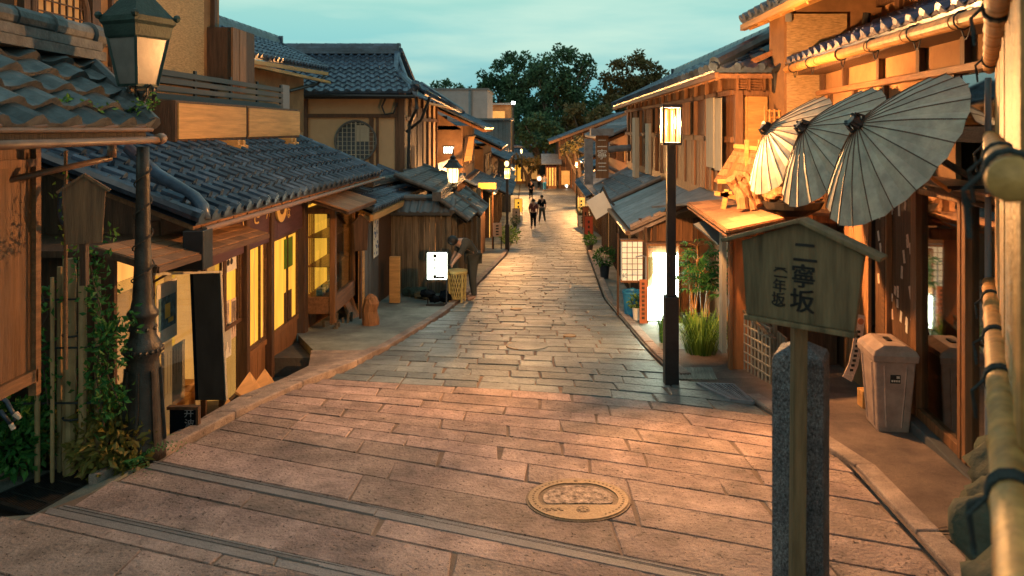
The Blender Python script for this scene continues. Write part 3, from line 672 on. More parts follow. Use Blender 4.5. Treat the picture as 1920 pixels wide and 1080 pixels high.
# round lattice window
cy, cz, rr = 7.93, 1.2, .46
m = MB(); m.path([(X2 + .002, cy, cz), (X2 + .01, cy, cz)], rr, 36); rw = m.build('round_window', mat('paper window', (.55, .33, .14), .8, bd=0), h1)
m = MB(); pts = [(X2 + .03, cy + rr * math.cos(t / 18 * math.pi), cz + rr * math.sin(t / 18 * math.pi)) for t in range(37)]; m.path(pts, .045, 8, False)
m.build('window_rim', m_dwood, rw)
m = MB()
for k in range(-3, 4):
    o_ = k * .12; hh = math.sqrt(max(0, rr * rr - o_ * o_)); m.beam((X2 + .02, cy + o_, cz - hh), (X2 + .02, cy + o_, cz + hh), .018, .018); m.beam((X2 + .024, cy - hh, cz + o_), (X2 + .024, cy + hh, cz + o_), .014, .014)
m.build('window_lattice', m_dwood, rw)
m = MB(); m.box(X2 + .002, X2 + .02, 8.62, 9.55, .7, 2.6); o = m.build('paper_screen', m_plast2, h1)
m = MB()
for zz in (.95, 1.3, 1.65, 2.0, 2.3): m.box(X2 + .021, X2 + .033, 8.62, 9.55, zz, zz + .015)
for yy_ in (8.9, 9.2): m.box(X2 + .021, X2 + .035, yy_, yy_ + .015, .7, 2.6)
m.build('screen_lattice', m_dwoodY, o)
m = MB(); xr = -4.62
for k in range(5): m.box(xr, xr + .03, 9.1, 13.7, .26 + .1 * k, .33 + .1 * k)
for y_ in (9.1, 10.2, 11.4, 12.5, 13.66): m.box(xr - .03, xr, y_, y_ + .06, .1, .78)
m.build('railing', m_black, h1)
m = MB(); m.box(-4.66, -4.62, 13.75, 14.15, .1, .8); m.build('balcony_panel', m_grey, h1)
def signbox(y0, y1, label):
    s = thing('planter_box', label, 'wooden box', (-4.4, (y0 + y1) / 2, -.14), 'wooden boxes on the shop roof')
    mm = MB(); mm.box(-4.62, -4.335, y0, y1, -.17, .34); mm.build('frame', m_dwood, s, bevel=.008)
    mm = MB(); mm.box(-4.334, -4.318, y0 + .045, y1 - .045, -.135, .305); mm.build('panel', m_lwood, s)
    return s
signbox(9.05, 11.28, 'longer light-panelled wooden box on the shop roof, nearer the black lamp'); signbox(11.31, 13.85, 'shorter-looking light-panelled wooden box at the far end of the shop roof')
m = MB()
for y_ in (10.55, 12.85): m.box(-4.5, -4.08, y_ - .14, y_ + .14, -.33, -.24); m.box(-4.5, -4.12, y_ - .14, y_ - .06, -.24, -.17); m.box(-4.5, -4.12, y_ + .06, y_ + .14, -.24, -.17)
m.build('box_support', m_lwood, h1)
# rear wing with its own gabled roof, further back and higher
E0, E1, U0, U1 = (-4.95, 11.7, 1.22), (-5.1, 18.6, 1.45), (-6.7, 11.7, 2.15), (-6.7, 19.6, 2.2)
m = MB(); tile_roof(m, E0, E1, U0, U1, .27, .27, .045); ur = m.build('rear_roof', m_tile, h1)
m = MB(); ridge(m, (-6.7, 11.7, 2.15), (-6.7, 19.6, 2.2)); m.build('rear_ridge', m_tile, ur)
m = MB(); m.box(-5.1, -5.02, 11.9, 18.5, 1.1, 1.16); m.beam((-4.97, 11.7, 1.13), (-5.1, 18.5, 1.34), .05, .08); m.build('eave_board', m_lwood, ur)
m = MB(); m.path([(-5.1, 18.3, 1.3), (-5.15, 17.8, 1.05), (-5.3, 16.2, .8)], .035, 8); m.build('rain_pipe', m_black, ur)
m = MB(); m.box(-7, -5.35, 12.05, 17.4, -.1, 1.2); m.build('rear_wall', m_plast2, h1)

# ------------------------------------------------------------------ left foreground hut
hut = thing('tiled_lean_to', 'old moss-spotted tiled eave with iron gutter at the upper left edge', 'hut', (-3.6, 5, -2.6))
E0, E1, U0, U1 = (-2.78, 2.9, .0), (-2.78, 5.42, .0), (-3.62, 2.9, .56), (-3.62, 5.95, .56)
m = MB(); tile_roof(m, E0, E1, U0, U1, .36, .19, .045, .04, thick=.03, caps=False); m.build('roof', m_tileold, hut)
m = MB()
for i in range(7):
    yy_ = 2.95 + i * .36; m.path([(-2.79, yy_ + .05, .0), (-2.76, yy_ + .2, .012)], .012, 6)
m.tube((-2.76, 2.9, -.012), (-2.76, 5.4, -.012), .016); m.build('eave_tile_edge', m_gutter, hut)
m = MB(); m.box(-2.9, -2.78, 2.9, 5.35, -.075, -.03); m.beam((-2.86, 2.9, -.0), (-2.86, 5.4, -.0), .1, .04); m.build('eave_board', m_bark, hut)
m = MB(); p0, p1 = V((-3.62, 2.9, .6)), V((-3.58, 6.0, .55))
for k, (w_, zz, rr) in enumerate(((.3, .02, 0), (.24, .10, 0))): m.beam(p0 + Z * zz, p1 + Z * zz, w_, .07)
for i in range(7): m.path([p0.lerp(p1, i / 7) + Z * .2, p0.lerp(p1, (i + .97) / 7) + Z * .2], [.085, .078], 12)
for i in range(2, 7, 2): m.path([p0.lerp(p1, i / 7 - .02) + Z * .2, p0.lerp(p1, i / 7 + .02) + Z * .2], .095, 12)
m.path([p1 + V((0, -.03, .19)), p1 + V((0, .1, .18))], .11, 14); m.build('ridge', m_tileold, hut)
m = MB(); m.tube((-2.72, 2.9, -.09), (-2.72, 5.46, -.085), .026, n=10); m.path([(-2.72, 5.4, -.085), (-2.72, 5.47, -.075)], .04, 10); m.tube((-2.85, 5.05, -.1), (-2.85, 5.05, -.2), .03); m.tube((-2.85, 5.05, -.2), (-3.4, 4.6, -.36), .02)
m.build('gutter', m_gutter, hut, smooth=True)
m = MB(); m.planks((-3.28, 2.6, -1.62), (0, 2.3, 0), (0, 0, 1.5), 5, .03); m.box(-3.27, -3.24, 2.6, 4.9, -.25, -.2); m.build('board_wall', m_bwood, hut)
m = MB(); m.box(-3.3, -3.25, 4.88, 4.93, -1.75, -.1); m.box(-3.3, -3.25, 2.6, 4.9, -1.66, -1.58); m.tube((-3.1, 4.95, -.15), (-3.1, 4.95, -1.6), .012); m.build('frame_post', m_bwoodY, hut)
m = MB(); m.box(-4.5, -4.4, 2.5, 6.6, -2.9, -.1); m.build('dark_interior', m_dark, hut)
m = MB(); m.path([V((-3.12, 5.03 + .1 * math.cos(t * .5), -.52 + .14 * math.sin(t * .5))) for t in range(3, 12)], .022, 8); m.build('pipe_coil', m_tile, hut)

def plaque(c, w_, h_, nrm, name, label, mt, post=None, roofm=None):
    """pentagon wooden plaque with small roof on a post"""
    c = V(c); nrm = V(nrm).normalized(); u = Z.cross(nrm).normalized()
    r = thing(name, label, 'wooden sign', c - Z * h_)
    m = MB(); pts = [c + u * w_ * a + Z * h_ * b for a, b in ((-.5, .3), (-.42, -.5), (.42, -.5), (.5, .3), (0, .5))]; m.prism(pts, nrm * .025); m.build('board', mt, r, bevel=.003)
    m = MB(); m.beam(c + u * -.6 * w_ + Z * h_ * .27 + nrm * .01, c + Z * h_ * .52 + nrm * .01, .07, .016); m.beam(c + u * .6 * w_ + Z * h_ * .27 + nrm * .01, c + Z * h_ * .52 + nrm * .01, .07, .016); m.build('roof', roofm or mt, r)
    if post: m = MB(); m.box(c.x - .02, c.x + .02, c.y - .02, c.y + .02, post, c.z - h_ * .45); m.build('post', m_dwood, r)
    return r
plaque(P(158, 393, 4.75), .24, .43, (.5, -1, 0), 'wooden_plaque', 'small blank house-shaped wooden plaque hanging among vines at the left', m_bwood, post=-1.0)
plaque(P(676, 437, 11.9), .24, .56, (.5, -1, 0), 'wooden_plaque', 'narrow dark wooden plaque with tiny roof by the shop corner', m_dwood, post=-3.2)

# ------------------------------------------------------------------ left house 2: round window and hip-and-gable roof
h2 = thing('townhouse', 'ochre plaster townhouse with a big round lattice window and hipped tiled roof', 'house', (-4.8, 22, -4))
m = MB(); m.box(-6.6, -3.4, 19.5, 26.5, -4.3, .86); m.build('wall', m_plast, h2)
m = MB()
for px in (574, 697, 745): x = (px - 1000) * 19.5 / F; m.box(x - .05, x + .05, 19.44, 19.5, -1.2 if px != 697 else -2.2, .86 if px != 697 else .29)
x = (708 - 1000) * 19.5 / F; m.box(x - .03, x + .03, 19.46, 19.5, -1.1, .29)
m.box(-6.6, -3.4, 19.43, 19.5, .27, .37); m.box(-3.5, -3.34, 19.36, 19.56, -4, .9); m.box(-3.4, -3.33, 19.6, 26.5, .2, .3)
for k in range(6): yy_ = 20.4 + k * 1.1; m.box(-3.4, -3.33, yy_, yy_ + .12, -4, .9)
m.build('beam', m_dwood, h2)
m = MB(); m.planks((-3.36, 20.3, -1.6), (0, 2.4, 0), (0, 0, 2.2), 9, .05); m.build('shutter', m_dwood, h2)
c = P(667, 265, 19.44); rr = .53
m = MB(); m.path([c + V((0, .05, 0)), c + V((0, .02, 0))], rr, 40); rw = m.build('round_window', mat('dark pane', (.035, .045, .05), .15, bd=0), h2)
m = MB(); m.box(c.x + .02, c.x + .36, c.y + .012, c.y + .017, c.z - .0, c.z + .42); m.build('blind', m_blind, rw)
m = MB(); m.path([c + V((rr * math.cos(t / 20 * math.pi), .0, rr * math.sin(t / 20 * math.pi))) for t in range(41)], .03, 8, False); m.build('window_rim', m_tileold, rw)
m = MB()
for k in range(-4, 5):
    o_ = k * .115; hh = math.sqrt(max(0, rr * rr - o_ * o_)); m.beam(c + V((o_, 0, -hh)), c + V((o_, 0, hh)), .018 if k else .04, .015); m.beam(c + V((-hh, .004, o_)), c + V((hh, .004, o_)), .015, .012)
m.build('window_lattice', m_blind, rw)
m = MB()  # front slope, street-side hip, back slope
za, zb = .92, 2.12
tile_roof(m, (-7.4, 18.9, za), (-3.1, 18.9, za), (-7.4, 21.4, zb), (-3.9, 21.4, zb), .27, .3, .05)
rf = m.build('roof', m_tile, h2)
m = MB(); tile_roof(m, (-2.75, 19.0, .88), (-2.62, 28, .55), (-3.9, 20.3, 1.5), (-3.9, 26, 1.45), .27, .27, .04); m.build('hip_roof', m_tile, rf)
m = MB(); m.slab((-7.4, 24.5, .9), (-3.9, 24.5, .9), (-3.9, 21.4, zb), (-7.4, 21.4, zb), .08); m.build('back_roof', m_tile, rf)
m = MB(); ridge(m, (-7.4, 21.4, zb), (-3.85, 21.4, zb), .26, .22)
for a, b in (((-3.9, 21.4, zb), (-3.72, 20.2, 1.45)), ((-3.72, 20.3, 1.5), (-3.0, 18.95, .95)), ((-3.82, 21.4, zb + .05), (-3.78, 23.5, 1.4)), ((-3.85, 25.6, 1.45), (-2.7, 28, .62))): m.path([V(a) + Z * .06, V(b) + Z * .06], .09, 8)
for i in range(9): m.ball((-7.2 + i * .42, 21.4, zb + .27), .05, 6)
m.ball((-2.98, 18.9, 1.06), .13, 8, jit=.3); m.ball((-3.55, 20.0, 1.45), .12, 8, jit=.3); m.build('ridge', m_tile, rf)
m = MB(); m.prism([(-3.88, 20.5, 1.42), (-3.88, 23.4, 1.42), (-3.88, 21.5, 2.02)], (.04, 0, 0)); m.build('gable', m_plast, rf)
m = MB(); m.box(-7.4, -3.1, 18.95, 19.02, .74, .8); m.box(-7.4, -3.1, 19.0, 19.5, .82, .85); m.path([(-7.3, 18.88, .84), (-3.0, 18.88, .8), (-2.95, 18.9, .5), (-3.2, 19.3, .1), (-3.28, 19.32, -2.5)], .045, 8); m.path([(-2.66, 19.2, .8), (-2.9, 19.3, .2), (-3.3, 19.4, -.1)], .04, 8); m.build('rain_pipe', m_black, h2)
m = MB(); m.box(-2.78, -2.72, 19.2, 27.5, .62, .68); m.build('eave_board', m_lwood, h2)
m = MB(); m.path([P(724, 182, 19.2), P(716, 200, 19.2), P(722, 215, 19.2), P(738, 212, 19.2), P(745, 192, 19.2)], .025, 6); m.build('wall_bracket', m_black, h2)
m = MB(); m.planks((-3.3, 19.0, -2.4), (.9, 0, 0), (0, 0, 1.3), 6, .04); m.planks((-2.42, 18.95, -2.4), (0, 4, 0), (0, 0, 1.5), 14, .04); m.box(-3.3, -2.38, 18.94, 19.06, -1.1, -1.04); m.build('terrace_screen', m_slate, h2)

# ------------------------------------------------------------------ fence and garden wall behind the lit A-board
gf = thing('board_fence', 'weathered vertical board fence with small tiled coping behind the lit standing sign', 'fence', (-2.2, 14.9, -3.3))
Yf = 14.9
m = MB(); m.planks((-2.75, Yf, -3.35), (1.02, 0, 0), (0, 0, 1.62), 9, .03, .012, .01, .01); m.build('board_panel', m_fence, gf)
m = MB(); m.box(-2.85, -2.75, Yf - .04, Yf + .06, -3.35, -1.6); m.box(-1.73, -1.63, Yf - .06, Yf + .06, -3.35, -1.6); m.box(-2.85, -1.63, Yf - .05, Yf + .05, -1.74, -1.66); m.build('post', m_fence, gf)
m = MB(); tile_roof(m, (-2.95, Yf - .22, -1.68), (-1.6, Yf - .22, -1.68), (-2.95, Yf + .15, -1.46), (-1.6, Yf + .15, -1.46), .14, .3, .02, caps=False); m.path([(-2.95, Yf + .15, -1.4), (-1.9, Yf + .15, -1.4)], .06, 8)
m.build('coping', m_slate, gf)
gw = thing('garden_wall', 'dark wooden garden wall with stepped grey tile coping running down the street', 'wall', (-1.6, 18, -3.6))
m = MB(); m.planks((-1.62, 14.96, -3.9), (-.02, 3.6, 0), (0, 0, 2.2), 15, .04, .015); m.planks((-1.64, 18.6, -4.2), (.02, 3.2, 0), (0, 0, 2.3), 14, .04, .015); m.build('board_panel', m_fence, gw)
m = MB()
for yy_ in (15.0, 16.4, 17.2, 18.5, 20.2, 21.8): m.box(-1.66, -1.54, yy_, yy_ + .1, -4.1, -1.75)
m.build('post', m_fence, gw)
m = MB()
tile_roof(m, (-1.3, 14.75, -1.85), (-1.3, 17.2, -1.95), (-1.85, 14.75, -1.45), (-1.85, 17.2, -1.5), .45, .25, .03, caps=False)
tile_roof(m, (-1.22, 17.3, -2.05), (-1.22, 19.9, -2.12), (-1.85, 17.3, -1.6), (-1.85, 19.9, -1.6), .45, .25, .03, caps=False)
ridge(m, (-1.9, 14.7, -1.42), (-1.88, 19.9, -1.36), .14, .12); tile_roof(m, (-1.9, 15.5, -1.4), (-1.9, 19.5, -1.4), (-2.9, 15.5, -1.0), (-2.9, 19.5, -1.0), .3, .3, .04, caps=False)
m.build('coping', m_tileold, gw)
m = MB(); m.box(-1.75, -1.68, 22, 26, -4.6, -2.6); m.build('end_panel', m_bwood, gw)

# garden lantern
gl = thing('garden_lantern', 'small black pagoda lantern glowing above the garden wall coping', 'lantern', (-1.83, 17, -1.4))
c = (-1.83, 17, 0)
m = MB(); m.lathe(c, [(.06, -1.45), (.1, -1.38), (.1, -1.33), (.05, -1.3), (.05, -1.24)], 8); m.build('base', m_black, gl)
m = MB(); m.lathe(c, [(.10, -1.24), (.125, -1.05), (.11, -.93)], 8); m.build('lamp_glass', m_lampw, gl)
m = MB()
for k in range(8): t = k * math.pi / 4; m.beam((c[0] + .105 * math.cos(t), 17 + .105 * math.sin(t), -1.25), (c[0] + .13 * math.cos(t), 17 + .13 * math.sin(t), -.93), .014, .014)
m.build('lantern_bar', m_black, gl)
m = MB(); m.lathe(c, [(.1, -.93), (.24, -.90), (.2, -.86), (.12, -.78), (.11, -.74), (.05, -.70), (.07, -.66), (.02, -.62), (.018, -.5), (.004, -.42)], 8); m.build('lantern_roof', m_black, gl)

# ------------------------------------------------------------------ generic old town houses further down
def townhouse(side, xf, y0, y1, label, xe=None, dz=0, wallm=None, lit=3, rise=1.2, depth=3.2, pent=True, hi=4.7, upm=None, cover=m_tile):
    g = gz((y0 + y1) / 2) + dz; s = side
    r = thing('townhouse', label, 'house', (xf, (y0 + y1) / 2, g))
    if xe is None: xe = xf - s * .75
    xb = xf + s * depth
    zp, ze = g + 2.45, g + hi
    m = MB(); m.box(min(xf, xb), max(xf, xb), y0 + .1, y1 - .1, g - .6, zp + .3); m.build('lower_wall', wallm or m_dwood, r)
    m = MB(); m.box(min(xf + s * .25, xb), max(xf + s * .25, xb), y0 + .1, y1 - .1, zp + .3, ze + .1); m.build('upper_wall', upm or m_plast2, r)
    wn = max(2, int((y1 - y0) / 2.2))
    for k in range(wn):
        a = y0 + .35 + k * (y1 - y0 - .5) / wn; b = a + (y1 - y0) / wn - .7
        mm = MB(); x0 = xf - s * .03; mm.box(min(x0, xf), max(x0, xf), a, b, g + .15, g + 2.0); o = mm.build('shop_front', m_winfar if (k % lit) == 0 else (m_win2 if (k % lit) == 1 else m_bwood), r)
        mm = MB(); n_ = max(3, int((b - a) / .22))
        for i in range(n_ + 1): yy_ = a + (b - a) * i / n_; mm.box(min(xf - s * .07, xf - s * .03), max(xf - s * .07, xf - s * .03), yy_ - .02, yy_ + .02, g + .1, g + 2.05)
        mm.build('lattice', m_dwood, o)
        mm = MB(); x0 = xf + s * .22; mm.box(min(x0, x0 + s * .03), max(x0, x0 + s * .03), a + .1, b - .1, zp + .75, ze - .35); o = mm.build('window', m_win2 if k % 2 else m_dark, r)
        mm = MB()
        for i in range(n_ * 2): yy_ = a + .1 + (b - a - .2) * i / (n_ * 2); mm.box(min(x0 - s * .03, x0), max(x0 - s * .03, x0), yy_, yy_ + .03, zp + .7, ze - .3)
        mm.build('lattice', m_dwood, o)
    if pent:
        m = MB(); tile_roof(m, (xf - s * .95, y0, zp - .28), (xf - s * .95, y1, zp - .28), (xf + s * .27, y0, zp + .3), (xf + s * .27, y1, zp + .3), .3, .3, .04, caps=False, sm=4); m.build('pent_roof', cover, r)
    xm = xf + s * depth * .62
    m = MB(); tile_roof(m, (xe, y0 - .15, ze), (xe, y1 + .15, ze), (xm, y0 - .15, ze + rise), (xm, y1 + .15, ze + rise), .32, .32, .04, caps=False, sm=4)
    m.slab((xm, y0 - .15, ze + rise - .02), (xm, y1 + .15, ze + rise - .02), (xb + s * .6, y1 + .15, ze), (xb + s * .6, y0 - .15, ze), .06); rf = m.build('roof', cover, r)
    m = MB(); ridge(m, (xm, y0 - .2, ze + rise), (xm, y1 + .2, ze + rise), .22, .18, .6); m.build('ridge', cover, rf)
    m = MB(); m.prism([(xf + s * .25, y0 + .1, ze - .05), (xm, y0 + .1, ze + rise - .1), (xb, y0 + .1, ze - .05)], (0, .06, 0)); m.build('gable', upm or m_plast2, r)
    m = MB(); rafters(m, (xe, y0 - .1, ze), (xe, y1 + .1, ze), (xm, y0 - .1, ze + rise), (xm, y1 + .1, ze + rise), max(6, int((y1 - y0) / .45)), .12); m.build('rafter', m_bwoodY, rf)
    return r
townhouse(-1, -2.35, 27.2, 33, 'orange-walled house with hanging cloth banner just past the round-window house', lit=3, hi=4.6, xe=-1.75)
townhouse(-1, -2.0, 33.6, 40, 'dark wooden house beside the small lit wall lamp, left side mid-street', lit=2, hi=4.3, xe=-1.4)
townhouse(-1, -2.1, 40.6, 49, 'long low tiled house on the left where the street levels out', lit=2, hi=4.0)
townhouse(-1, -2.3, 49.6, 58, 'tiled house on the left behind the two strolling people', lit=2, hi=3.9)
townhouse(-1, -2.6, 58.6, 70, 'last but one tiled house on the left before the bend', lit=2, hi=3.8)
townhouse(-1, -3.0, 71, 88, 'farthest tiled house on the left under the big tree', lit=1, hi=3.6)
townhouse(1, 2.9, 22.6, 31, 'wooden house with grey metal roof beyond the carved signboard', lit=3, hi=4.0, upm=m_bwood, cover=m_tilegr)
townhouse(1, 3.2, 31.8, 40, 'low wooden house on the right behind the far street lamp', lit=2, hi=3.9, upm=m_bwood)
townhouse(1, 3.9, 41, 52, 'dark low house on the right past the far street lamp', lit=2, hi=3.6, upm=m_dwood, rise=1.0)
townhouse(1, 5.2, 53, 66, 'far dark house with paper lights by the bend on the right', lit=3, hi=3.5, upm=m_dwood)
r = thing('townhouse', 'gabled house with glowing shop front closing the far end of the street', 'house', (1.5, 97, -6.8))
m = MB(); m.box(-3.5, 8, 97, 101, -7.4, -3.6); m.build('wall', m_dwood, r)
for k in range(5):
    m = MB(); m.box(-3.2 + k * 2.2, -1.7 + k * 2.2, 96.9, 97, -6.6, -4.5); m.build('shop_front', (m_winfar, m_win2, m_winfar, m_bwood, m_win2)[k], r)
m = MB(); tile_roof(m, (-4, 96, -4.0), (9, 96, -4.0), (-4, 99, -2.6), (9, 99, -2.6), .4, .4, .05, caps=False, sm=4); m.build('roof', m_tile, r)
m = MB(); m.slab((-4, 99, -2.62), (9, 99, -2.62), (9, 102, -4), (-4, 102, -4), .1); ridge(m, (-4, 99, -2.6), (9, 99, -2.6), .3, .25, 1); m.build('ridge', m_tile, r)
# grey modern block and others far left
b = thing('grey_building', 'plain windowless grey block rising behind the left roofs', 'building', (-7.5, 62, -5))
m = MB(); m.box(-10, -3.7, 60, 68, -6.5, 3.05); m.build('wall', m_grey, b)
m = MB(); m.box(-10.1, -3.6, 59.9, 68.1, 3.05, 3.2); m.box(-5.0, -4.9, 59.9, 60, -1, 3.05); m.build('parapet', m_slate, b)
b = thing('metal_shed', 'low corrugated grey metal building below the lit cream house', 'building', (-4, 54, -5))
m = MB(); m.planks((-6.4, 53, -6), (4.8, 0, 0), (0, 0, 6.55), 30, .2, .01); m.build('wall', m_slate, b)
m = MB(); m.box(-6.5, -1.5, 52.7, 58, .55, .7); m.build('flat_roof', m_slate, b)
b = thing('cream_house', 'small cream house lit by a bright white flood lamp, behind left roofs', 'house', (-5, 84, -5))
m = MB(); m.box(-8, -2.4, 84, 90, -6.8, 2.6); m.build('wall', m_plast2, b)
m = MB(); m.box(-8.3, -2.2, 83.6, 90.3, 2.6, 2.8); m.build('flat_roof', m_grey, b)
m = MB(); m.box(-5.0, -3.2, 83.93, 84, .2, 1.9); m.build('window', m_win2, b)  # emissive pane added to stand in for lamplight on the facade
fl = thing('flood_lamp', 'bright white flood lamp on the corner of the cream house', 'lamp', (-2.15, 82, 0))
m = MB(); m.ball((-2.2, 82, 2.78), .2, 10); m.build('bulb', m_glow3, fl); m = MB(); m.tube((-2.2, 82, -6.5), (-2.2, 82, 2.6), .06); m.lathe((-2.2, 82, 2.9), [(.25, 0), (.1, .1)], 10); m.build('pole', m_black, fl)
# ------------------------------------------------------------------ right house 1: umbrella shop
def fx(Y, off=0): return 2.556 + .111 * Y - off
def fr(Y, z, off=0): return V((fx(Y, off), Y, z))
def fbox(mb, y0, y1, z0, z1, off, t):    # box lying along the facade line
    a, b = fr(y0, (z0 + z1) / 2, off - t / 2), fr(y1, (z0 + z1) / 2, off - t / 2); return mb.beam(a, b, t, z1 - z0)
r1 = thing('umbrella_shop', 'right-hand wooden shop with glass doors, golden gutter and scalloped blue tiles', 'shop', (3.6, 6.5, -2.5))
m = MB(); E0, E1 = fr(3.9, .74, .42), fr(9.45, .80, .42); U0, U1 = fr(3.9, 1.32, -.9), fr(9.45, 1.38, -.9)
tile_roof(m, E0, E1, U0, U1, .25, .3, .05, caps=False); rf = m.build('roof', m_tilebl, r1)
m = MB()
for i in range(23):
    p = E0.lerp(E1, (i + .5) / 22.2) + V((-.012, 0, .0)); m.prism([p + V((0, -.10, .0)), p + V((0, .10, .0)), p + V((0, .075, .045)), p + V((0, 0, -.012)), p + V((0, -.075, .045))][::1], (-.012, 0, 0))
m.build('eave_tile_end', m_kerb, rf)
m = MB(); g0, g1 = fr(3.9, .655, .42), fr(9.5, .735, .42); nseg = 7
for i in range(nseg): m.path([g0.lerp(g1, i / nseg), g0.lerp(g1, (i + .99) / nseg)], [.052, .047], 12)
gut = m.build('gutter', m_bamb, r1, smooth=False)
m = MB()
for yy_ in (4.6, 5.35, 6.2, 7.1, 8.2, 9.0):
    p = g0.lerp(g1, (yy_ - 3.9) / 5.6); m.path([p + V((.06 * math.cos(t), .0, .06 * math.sin(t))) for t in [k * .7 for k in range(10)]], .006, 5, False)
    m.path([p + V((.02, .1 * (k / 5 - .5), -.05 - .07 * math.sin(math.pi * k / 5))) for k in range(6)], .005, 5)
m.build('gutter_hook', m_black, gut)
m = MB(); m.path([fr(9.45, .80, .42), fr(9.62, .74, .5), fr(9.7, .5, .48), fr(9.75, .33, .3)], .06, 8); m.path([fr(9.7, .4, .3), fr(9.5, .3, .1), fr(9.2, .33, -.05)], .05, 8); m.build('gutter_spout', m_black, r1)
m = MB(); fbox(m, 3.9, 9.2, .46, .66, .0, .03); m.build('frieze_panel', m_plast2, r1)
m = MB()
for yy_ in (4.2, 4.72, 5.35, 6.15, 7.1, 8.2, 9.1): fbox(m, yy_, yy_ + .07, .44, .7, .06, .05)
fbox(m, 3.9, 9.3, .66, .70, .3, .3); m.build('frieze_post', m_dwood, r1)
m = MB(); fbox(m, 3.9, 9.2, .40, .455, .10, .1); m.build('beam', m_bwoodY, r1, bevel=.005)
m = MB(); fbox(m, 5.62, 9.2, -.42, .40, 0, .04); m.build('upper_panel', m_plast2, r1)
m = MB(); fbox(m, 4.2, 5.58, .02, .39, .0, .01); m.build('upper_glass', m_glassd, r1)
m = MB(); fbox(m, 4.0, 8.5, -.45, .42, -.3, .03); m.build('inner_panel', m_olive, r1)
m = MB(); m.box(3.9, 6.5, 9.2, 9.3, -2.7, 1.2); m.build('end_wall', m_dwood, r1)
m = MB(); fbox(m, 4.2, 6.9, -.1, .01, .10, .1); fbox(m, 4.1, 6.4, -.47, -.40, .22, .2); fbox(m, 5.58, 5.64, .02, .4, .03, .06)
for yy_ in (7.0, 7.9, 8.8): fbox(m, yy_, yy_ + .08, -2.8, .4, .04, .07)
for yy_ in (5.1, 6.6): m.beam(fr(yy_, -.42, .0), fr(yy_ - .0, -.12, .5), .04, .04)
m.beam(fr(4.8, -.55, .05), fr(6.1, -.32, .35), .03, .03); m.build('canopy_beam', m_dwoodY, r1)
m = MB(); fbox(m, 4.3, 6.3, -.40, -.385, .4, .4); m.build('canopy_board', m_bwoodY, r1)
# doors
dr = MB(); fbox(dr, 3.9, 6.33, -2.42, -.47, .0, .01); dr.build('door_glass', m_glassd, r1)
m = MB()
for a, b in ((6.24, 6.36), (5.36, 5.42), (5.44, 5.49), (4.55, 4.62), (6.92, 6.96)): fbox(m, a, b, -2.42, -.47, .05, .07)
fbox(m, 3.9, 6.3, -2.42, -2.34, .04, .06); fbox(m, 3.9, 6.3, -.55, -.47, .04, .06); m.build('door_frame', m_bwood, r1, bevel=.004)
m = MB(); fbox(m, 3.9, 6.34, -2.8, -2.425, .12, .22); m.build('sill', m_slate, r1, bevel=.008)
m = MB(); fbox(m, 3.9, 9.2, -2.7, .4, -1.9, .05); fbox(m, 3.9, 9.2, .40, .44, -.05, 1.9)
m.beam(fr(4, -2.44, -1), fr(9.2, -2.44, -1), 1.8, .02); m.build('interior', m_dwood, r1)
m = MB(); fbox(m, 6.38, 7.36, -2.7, -.42, .0, .03); sh = m.build('shutter', m_dwood, r1)
m = MB(); m2_ = MB()
for k in range(34):
    a = random.uniform(6.42, 7.28); z_ = random.uniform(-1.75, -.6); t = random.uniform(-.4, .4); d = V((.11, 1, 0)).normalized()
    u = d * math.cos(t) + Z * math.sin(t); v_ = Z * math.cos(t) - d * math.sin(t)
    (m if k % 3 else m2_).obox(fr(a, z_, .003), V((-.0015, 0, 0)), u * .022, v_ * random.uniform(.035, .06))
m.build('sticker', m_ppink, sh); m2_.build('sticker', m_paper, sh)
m = MB(); m.planks(fr(7.42, -2.75, .02), fr(8.2, -2.75, .02) - fr(7.42, -2.75, .02), (0, 0, 2.1), 5, .03); m.build('board_wall', m_drift, r1)
m = MB(); fbox(m, 7.55, 7.75, -1.9, -.45, .035, .01); m.build('lit_slit', m_win, r1)
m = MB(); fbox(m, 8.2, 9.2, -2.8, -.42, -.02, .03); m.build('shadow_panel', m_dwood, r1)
# second storey above and its eave
m = MB(); fbox(m, 3.9, 9.3, 1.2, 2.4, -.75, .1); m.build('upper_wall', m_plast2, r1)
m = MB()
for yy_ in (5.5, 6.5, 7.6, 8.6): fbox(m, yy_, yy_ + .14, 1.2, 2.4, -.7, .06)
fbox(m, 3.9, 9.3, 1.5, 1.58, -.68, .06); m.build('upper_post', m_dwood, r1)
m = MB(); E0, E1, U0, U1 = (2.9, 4.0, 1.50), (2.9, 10.4, 1.48), (5.0, 4.0, 2.35), (5.0, 10.4, 2.33)
tile_roof(m, E0, E1, U0, U1, .27, .3, .045); r1r = m.build('upper_roof', m_tile, r1)
m = MB(); m.beam((2.93, 4, 1.42), (2.93, 10.45, 1.40), .07, .08); rafters(m, E0, E1, U0, U1, 15, .12, .06, .08); m.beam((2.93, 10.42, 1.4), (5.0, 10.42, 2.25), .05, .1); m.build('rafter', m_lwood, r1r)
m = MB(); m.box(3.13, 5.5, 9.32, 9.9, -2.95, 1.62); m.build('corner_pier', m_plast2, r1)
m = MB(); m.box(3.16, 3.9, 9.285, 9.315, .1, 1.42); m.build('reed_blind', m_grass_mat, r1)
m = MB(); m.box(3.13, 3.2, 9.25, 9.28, 1.32, 1.42); m.build('small_plate', m_grey, r1)
m = MB(); m.path([fr(9.1, 1.4, -.5), fr(9.1, 1.0, -.45), fr(9.1, .95, -.2)], .05, 8); m.build('downpipe', m_black, r1)

